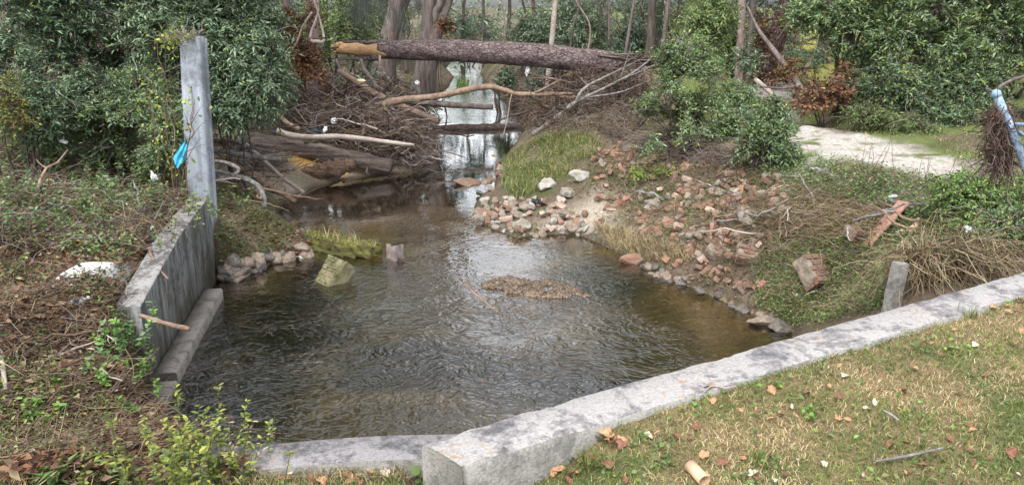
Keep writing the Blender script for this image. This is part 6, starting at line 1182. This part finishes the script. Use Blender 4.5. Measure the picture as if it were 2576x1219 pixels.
def bottle(px, py, lab, rz, label=True, s=1.):
    c = g1(px, py) + [0, 0, .04]; root = empty('plastic_bottle', c, lab, 'bottle'); Rm = rotm(0, R(68), rz)
    def lathe(pr, n=18):
        pr = np.array(pr) * s; th = np.arange(n) / n * 2 * math.pi; v = np.stack([pr[:, :1] * np.cos(th), pr[:, :1] * np.sin(th), np.repeat(pr[:, 1:], n, 1)], -1); K = len(pr); i = (np.arange(K - 1) * n)[:, None]; s0 = np.arange(n); s1 = (s0 + 1) % n
        return v.reshape(-1, 3) @ Rm.T + c, [np.stack([i + s0, i + s1, i + s1 + n, i + s0 + n], -1).reshape(-1, 4), s0[None, ::-1], (K - 1) * n + s0[None]]
    MB().add(*lathe([(.02, -.09), (.031, -.085), (.033, -.06), (.030, -.03), (.033, .0), (.033, .045), (.026, .07), (.014, .09), (.013, .098)])).build('bottle_body', M['clear_plastic'], root, c, True)
    if label: MB().add(*lathe([(.0335, -.035), (.0345, -.03), (.0345, .03), (.0335, .035)])).build('bottle_label', M['label_blue'], root, c, True)
    MB().add(*lathe([(.015, .094), (.016, .096), (.016, .112), (.012, .115)])).build('bottle_cap', M['white_plastic'], root, c, True)
bottle(177, 600, 'plastic bottle with blue label lying in the brush left of the stained wall', 1.9)
bottle(380, 630, 'clear plastic bottle lying at the back edge of the stained wall top', .4)
bottle(168, 452, 'cloudy clear plastic bottle standing in the undergrowth below the laurels', 2.4, False, 1.3)
bottle(195, 772, 'crushed clear bottle beside a pale stripped branch in the lower left brush', .2, True)
crumple('crushed_can', g1(166, 808) + [0, 0, .03], (.06, .035, .035), 'label_blue', 'crushed blue and white can in the dead brush', 'can', 3.)
crumple('plastic_bag', PY(387, 445, 9.3), (.03, .03, .06), 'white_plastic', 'white plastic rag hanging in the twigs left of the pillar', 'bag', 4., flat=1.)
crumple('plastic_wrapper', PY(128, 345, 10), (.06, .03, .035), 'white_plastic', 'crumpled white plastic wrapper on the upper left bank, left piece', 'wrapper', 5.)
crumple('plastic_wrapper', PY(160, 356, 10), (.055, .03, .035), 'white_plastic', 'crumpled white plastic wrapper on the upper left bank, right piece', 'wrapper', 6.)
def blue_bag():
    c = PY(456, 385, 9.3); root = c; n, m = 12, 26; u = np.linspace(-1, 1, n); w = np.linspace(0, 1, m); Uu, W = np.meshgrid(u, w, indexing='ij'); px = 470 - 24 * W + Uu * (3 + 11 * sstep(0, .5, W) - 5 * sstep(.75, 1, W) + 2 * np.sin(W * 11)); py = 350 + 68 * W + 5 * np.sin(Uu * 3 + 1) * W
    v = np.stack([PY(a, b, 9.3 + .015 * math.sin(7 * k + 3 * q) + .012 * math.sin(11 * q)) for a, b, k, q in zip(px.ravel(), py.ravel(), Uu.ravel(), W.ravel())]); q = np.arange(n * m).reshape(n, m); f = np.stack([q[:-1, :-1], q[1:, :-1], q[1:, 1:], q[:-1, 1:]], -1).reshape(-1, 4)
    back = v + [0, .006, 0] + rng.normal(0, .003, v.shape); o = MB().add(v, f).add(back, f[:, ::-1]).build('blue_bag', M['blue_plastic'], None, c); tag(o, 'bright blue torn plastic bag snagged on twigs at the pillar', 'bag')
blue_bag()
crumple('plastic_bag', PY(1328, 176, 19.9), (.06, .04, .13), 'white_plastic', 'white plastic scrap hanging below the fallen log', 'bag', 7., flat=1.)
def ball(): 
    c = PY(908, 206, 20); tag(MB().add(ICO3[0] * [.13, .11, .08] * (1 + .06 * (noise3(ICO3[0] * 3) - .5))[:, None] + c, ICO3[1]).build('foam_float', M['cream'], None, c, True), 'cream coloured foam float lodged in the branches under the log end', 'float')
ball()
for px, py, y, sz, mt, lab in ((818, 438 - 112, 16.5, (.04, .03, .07), 'white_plastic', 'white plastic bottle scrap stuck above the pale stripped branch'), (792, 328, 17, (.06, .05, .05), 'blue_plastic', 'small blue plastic scrap in the driftwood pile'), (1050, 210, 23, (.10, .06, .08), 'white_plastic', 'white foam scrap at the roots of the stout grey tree'), (840, 305, 16.8, (.08, .05, .07), 'white_plastic', 'grey white scrap in the middle of the driftwood pile')):
    crumple('plastic_scrap', PY(px, py, y), sz, mt, lab, 'litter', px * .1, flat=1.)
crumple('black_rubbish', g1(1355, 515) + [0, 0, .04], (.13, .10, .08), 'black_plastic', 'black plastic rubbish among the stones of the spit', 'rubbish', 8.)
crumple('black_rubbish', g1(1408, 552) + [0, 0, .02], (.14, .08, .04), 'black_plastic', 'flat black plastic sheet piece near the water on the spit', 'rubbish', 9.)
crumple('white_litter', g1(2262, 590) + [0, 0, .03], (.04, .03, .03), 'white_plastic', 'torn white paper scrap below the peeled branches', 'litter', 2.)
crumple('white_litter', g1(2425, 645) + [0, 0, .26], (.045, .035, .04), 'white_plastic', 'white paper scrap resting on the vine heap', 'litter', 12.)
crumple('white_litter', g1(2002, 745) + [0, 0, .02], (.04, .03, .03), 'white_plastic', 'small white scrap in the weeds above the right waterline', 'litter', 13.)
crumple('white_litter', g1(2245, 500) + [0, 0, .03], (.05, .03, .03), 'white_plastic', 'white scrap in the dry brush above the terracotta board', 'litter', 15.)
crumple('white_litter', g1(1795, 565) + [0, 0, .03], (.03, .03, .03), 'white_plastic', 'tiny white scrap near the middle of the rubble slope', 'litter', 16.)
limb('pale_stick', 'long pale forked stick lying behind the stained wall top', 'stick', [(200, 628, None), (260, 605, None), (300, 585, None), (325, 572, None)], [.008, .012, .012, .006], 'pale', 7, 16, parts=[('side_twig', [(285, 590, float(g1(285, 590)[1])), (230, 598, float(g1(230, 598)[1]))], [.009, .004])])
limb('protruding_branch', 'thick tan broken branch sticking out over the stained wall', 'branch', [(352, 792, 6.35), (400, 808, 6.3), (435, 818, 6.3), (478, 827, 6.3)], [.018, .022, .022, .02], 'branch', 9, 18)
limb('pale_log', 'pale peeled stick lying in the dead brush left of the stained wall', 'stick', [(95, 775, None), (150, 772, None), (212, 766, None)], [.02, .026, .022], 'peeled', 9, 12)
limb('pale_log', 'bleached stick lying level in the lower left green plants', 'stick', [(130, 905, None), (200, 900, None), (285, 895, None)], [.008, .011, .012], 'pale', 7, 12)
limb('pale_log', 'white bark strip standing at the left edge', 'stick', [(5, 890, None), (8, 930, 5.2), (15, 980, 5.0)], [.014, .018, .014], 'pale', 7, 12)
limb('pale_log', 'orange brown broken limb at the left edge of the brush', 'stick', [(0, 815, None), (25, 845, None), (60, 870, None)], [.022, .026, .02], 'branch', 8, 12)
limb('brown_stick', 'bent brown stick in the grass at the bottom left', 'stick', [(250, 1150, None), (300, 1128, None), (350, 1118, None), (395, 1122, None)], [.008, .012, .012, .009], 'dark', 7, 16)
limb('brown_stick', 'thin brown stick lying toward the stained wall top', 'stick', [(170, 660, None), (260, 650, None), (350, 640, None), (420, 622, None)], [.008, .012, .012, .008], 'branch', 7, 16)
limb('lawn_twig', 'grey stick lying on the right of the lawn', 'stick', [(2200, 1176, None), (2250, 1168, None), (2310, 1156, None), (2370, 1142, None)], [.004, .006, .006, .004], 'grey', 7, 18, lump=.1)
limb('lawn_twig', 'short grey stick on the lawn above the longer one', 'stick', [(2218, 1045, None), (2240, 1058, None), (2258, 1072, None)], [.004, .005, .004], 'grey', 7, 10)
limb('lawn_twig', 'forked pale twig at the lawn edge by the pale wall', 'stick', [(1770, 1000, None), (1790, 985, None), (1822, 990, None), (1850, 985, None)], [.003, .004, .004, .003], 'pale', 6, 14, lump=.1)
limb('wall_twig', 'tiny dark twig lying on top of the pale wall', 'stick', [(1600, 985, 3.4), (1625, 990, 3.37), (1655, 996, 3.34)], [.002, .003, .002], 'dark', 5, 8)
def cardboard_tube():
    a = g1(1735, 1183) + [0, 0, .024]; b = g1(1768, 1219) + [0, 0, .024]; d = nz(b - a); a = a - d * .0; b = a + d * .10; n = 28; s = nz(np.cross(d, [0, 0, 1])); u = np.cross(s, d); th = np.arange(n) / n * 2 * math.pi; rings = []
    for q, r in ((a, .0235), (b, .0235), (b, .0215), (a, .0215)): rings.append(q + r * (np.cos(th)[:, None] * s * 1.03 + np.sin(th)[:, None] * u * .97))
    V = np.concatenate(rings); s0 = np.arange(n); s1 = (s0 + 1) % n; f = [np.stack([k * n + s0, k * n + s1, ((k + 1) % 4) * n + s1, ((k + 1) % 4) * n + s0], -1) for k in range(4)]
    tag(MB().add(V, f).build('cardboard_tube', M['card'], None, a, False), 'empty tan cardboard roll lying on the lawn at the bottom edge', 'cardboard tube')
cardboard_tube()
# fallen leaves one can count
def leaf_mesh(kind, seed):
    r = np.random.default_rng(seed); n = 26; th = np.linspace(0, 2 * math.pi, n, endpoint=False)
    if kind == 0: rad = (.72 + .28 * np.abs(np.cos(2.5 * th + .3)) ** .8 + .05 * r.normal(0, 1, n)) * (1 + .22 * np.cos(th)); x, y = rad * np.cos(th) * 1.05, rad * np.sin(th) * .78
    else: x, y = np.cos(th), np.sin(th) * .45 * (1 - .35 * np.cos(th)) * (1 + .06 * r.normal(0, 1, n))
    V = []
    for k, s in enumerate((.33, .66, 1.)):
        X, Y = x * s, y * s; c1, c2 = r.uniform(.25, .9), r.uniform(-.3, .5); Z = c1 * Y * Y + c2 * X * X + .18 * (noise3(np.c_[X * 2.3, Y * 2.3, X * 0 + seed]) - .5); V.append(np.c_[X, Y, Z])
    V = np.vstack([[[0, 0, 0]], *V]); s0 = np.arange(n); s1 = (s0 + 1) % n
    m = MB(); m.add(V, [np.stack([0 * s0, 1 + s0, 1 + s1], -1), np.stack([1 + s0, 1 + n + s0, 1 + n + s1, 1 + s1], -1), np.stack([1 + n + s0, 1 + 2 * n + s0, 1 + 2 * n + s1, 1 + n + s1], -1)])
    tube(m, [[-.95 if kind else -.5, 0, .02], [-1.3, .05, .05], [-1.6, .02, .12]], .02, 4); return m
M['leaf_tan'] = surf('tan_dead_leaf', [(.28, .14, .07), (.42, .23, .12), (.52, .33, .2)], 3., .7, .3, .02, detail=5., fine=14.)
M['leaf_brown'] = surf('brown_dead_leaf', [(.10, .045, .03), (.19, .09, .055), (.28, .15, .09)], 3., .75, .3, .02, detail=5., fine=14.)
M['leaf_pale'] = surf('pale_dead_leaf', [(.38, .29, .21), (.50, .40, .31), (.58, .50, .42)], 3., .75, .3, .02, detail=5., fine=14.)
LP = {(k, m): leaf_mesh(k % 2, 70 + k).build('fallen_leaf', M[m], None, None, True) for k in range(6) for m in ('leaf_tan', 'leaf_brown', 'leaf_pale')}
used = set()
def fallen(pts, size, lab, group, mats, probs):
    for p in pts:
        k = (int(rng.integers(6)), mats[rng.choice(len(mats), p=probs)])
        if k in used: o = bpy.data.objects.new('fallen_leaf', LP[k].data); sc.collection.objects.link(o)
        else: o = LP[k]; used.add(k)
        s = U(*size); o.scale = (s, s, s * U(.8, 1.3)); o.location = p + [0, 0, .016 + .2 * s]; o.rotation_euler = (rng.normal(0, .4), rng.normal(0, .4), U(0, 6.28)); tag(o, lab, 'leaf', group)
lawnpx = [(1250, 1219), (1500, 1110), (1750, 960), (2100, 830), (2500, 740), (2576, 760), (2576, 1219)]
fallen(inpx(lawnpx, 110), (.010, .027), 'fallen brown leaf lying on the lawn before the pale wall', 'fallen leaves on the lawn', ['leaf_tan', 'leaf_brown', 'leaf_pale'], [.4, .42, .18])
fallen(inpx([(1300, 1219), (1480, 1100), (1540, 1080), (1620, 1110), (1480, 1219)], 26), (.016, .034), 'fallen leaf in the drift of leaves against the pale wall face', 'leaves against the pale wall', ['leaf_tan', 'leaf_brown'], [.45, .55])
fallen(inpx([(700, 1150), (880, 1145), (1050, 1180), (1050, 1219), (720, 1219)], 30), (.016, .034), 'fallen tan leaf in the grass before the lower wall', 'leaves before the lower wall', ['leaf_tan', 'leaf_brown', 'leaf_pale'], [.6, .25, .15])
fallen(inpx([(0, 1000), (420, 1050), (560, 1219), (0, 1219)], 36), (.025, .05), 'fallen brown leaf in the weeds at the bottom left', 'leaves at the bottom left', ['leaf_tan', 'leaf_brown'], [.45, .55])
fallen(inpx([(0, 640), (330, 560), (380, 640), (340, 760), (100, 900), (0, 900)], 60), (.03, .065), 'curled brown leaf in the brush left of the stained wall', 'leaves left of the stained wall', ['leaf_tan', 'leaf_brown', 'leaf_pale'], [.4, .45, .15])
for o in LP.values():
    if 'category' not in o: bpy.data.objects.remove(o)
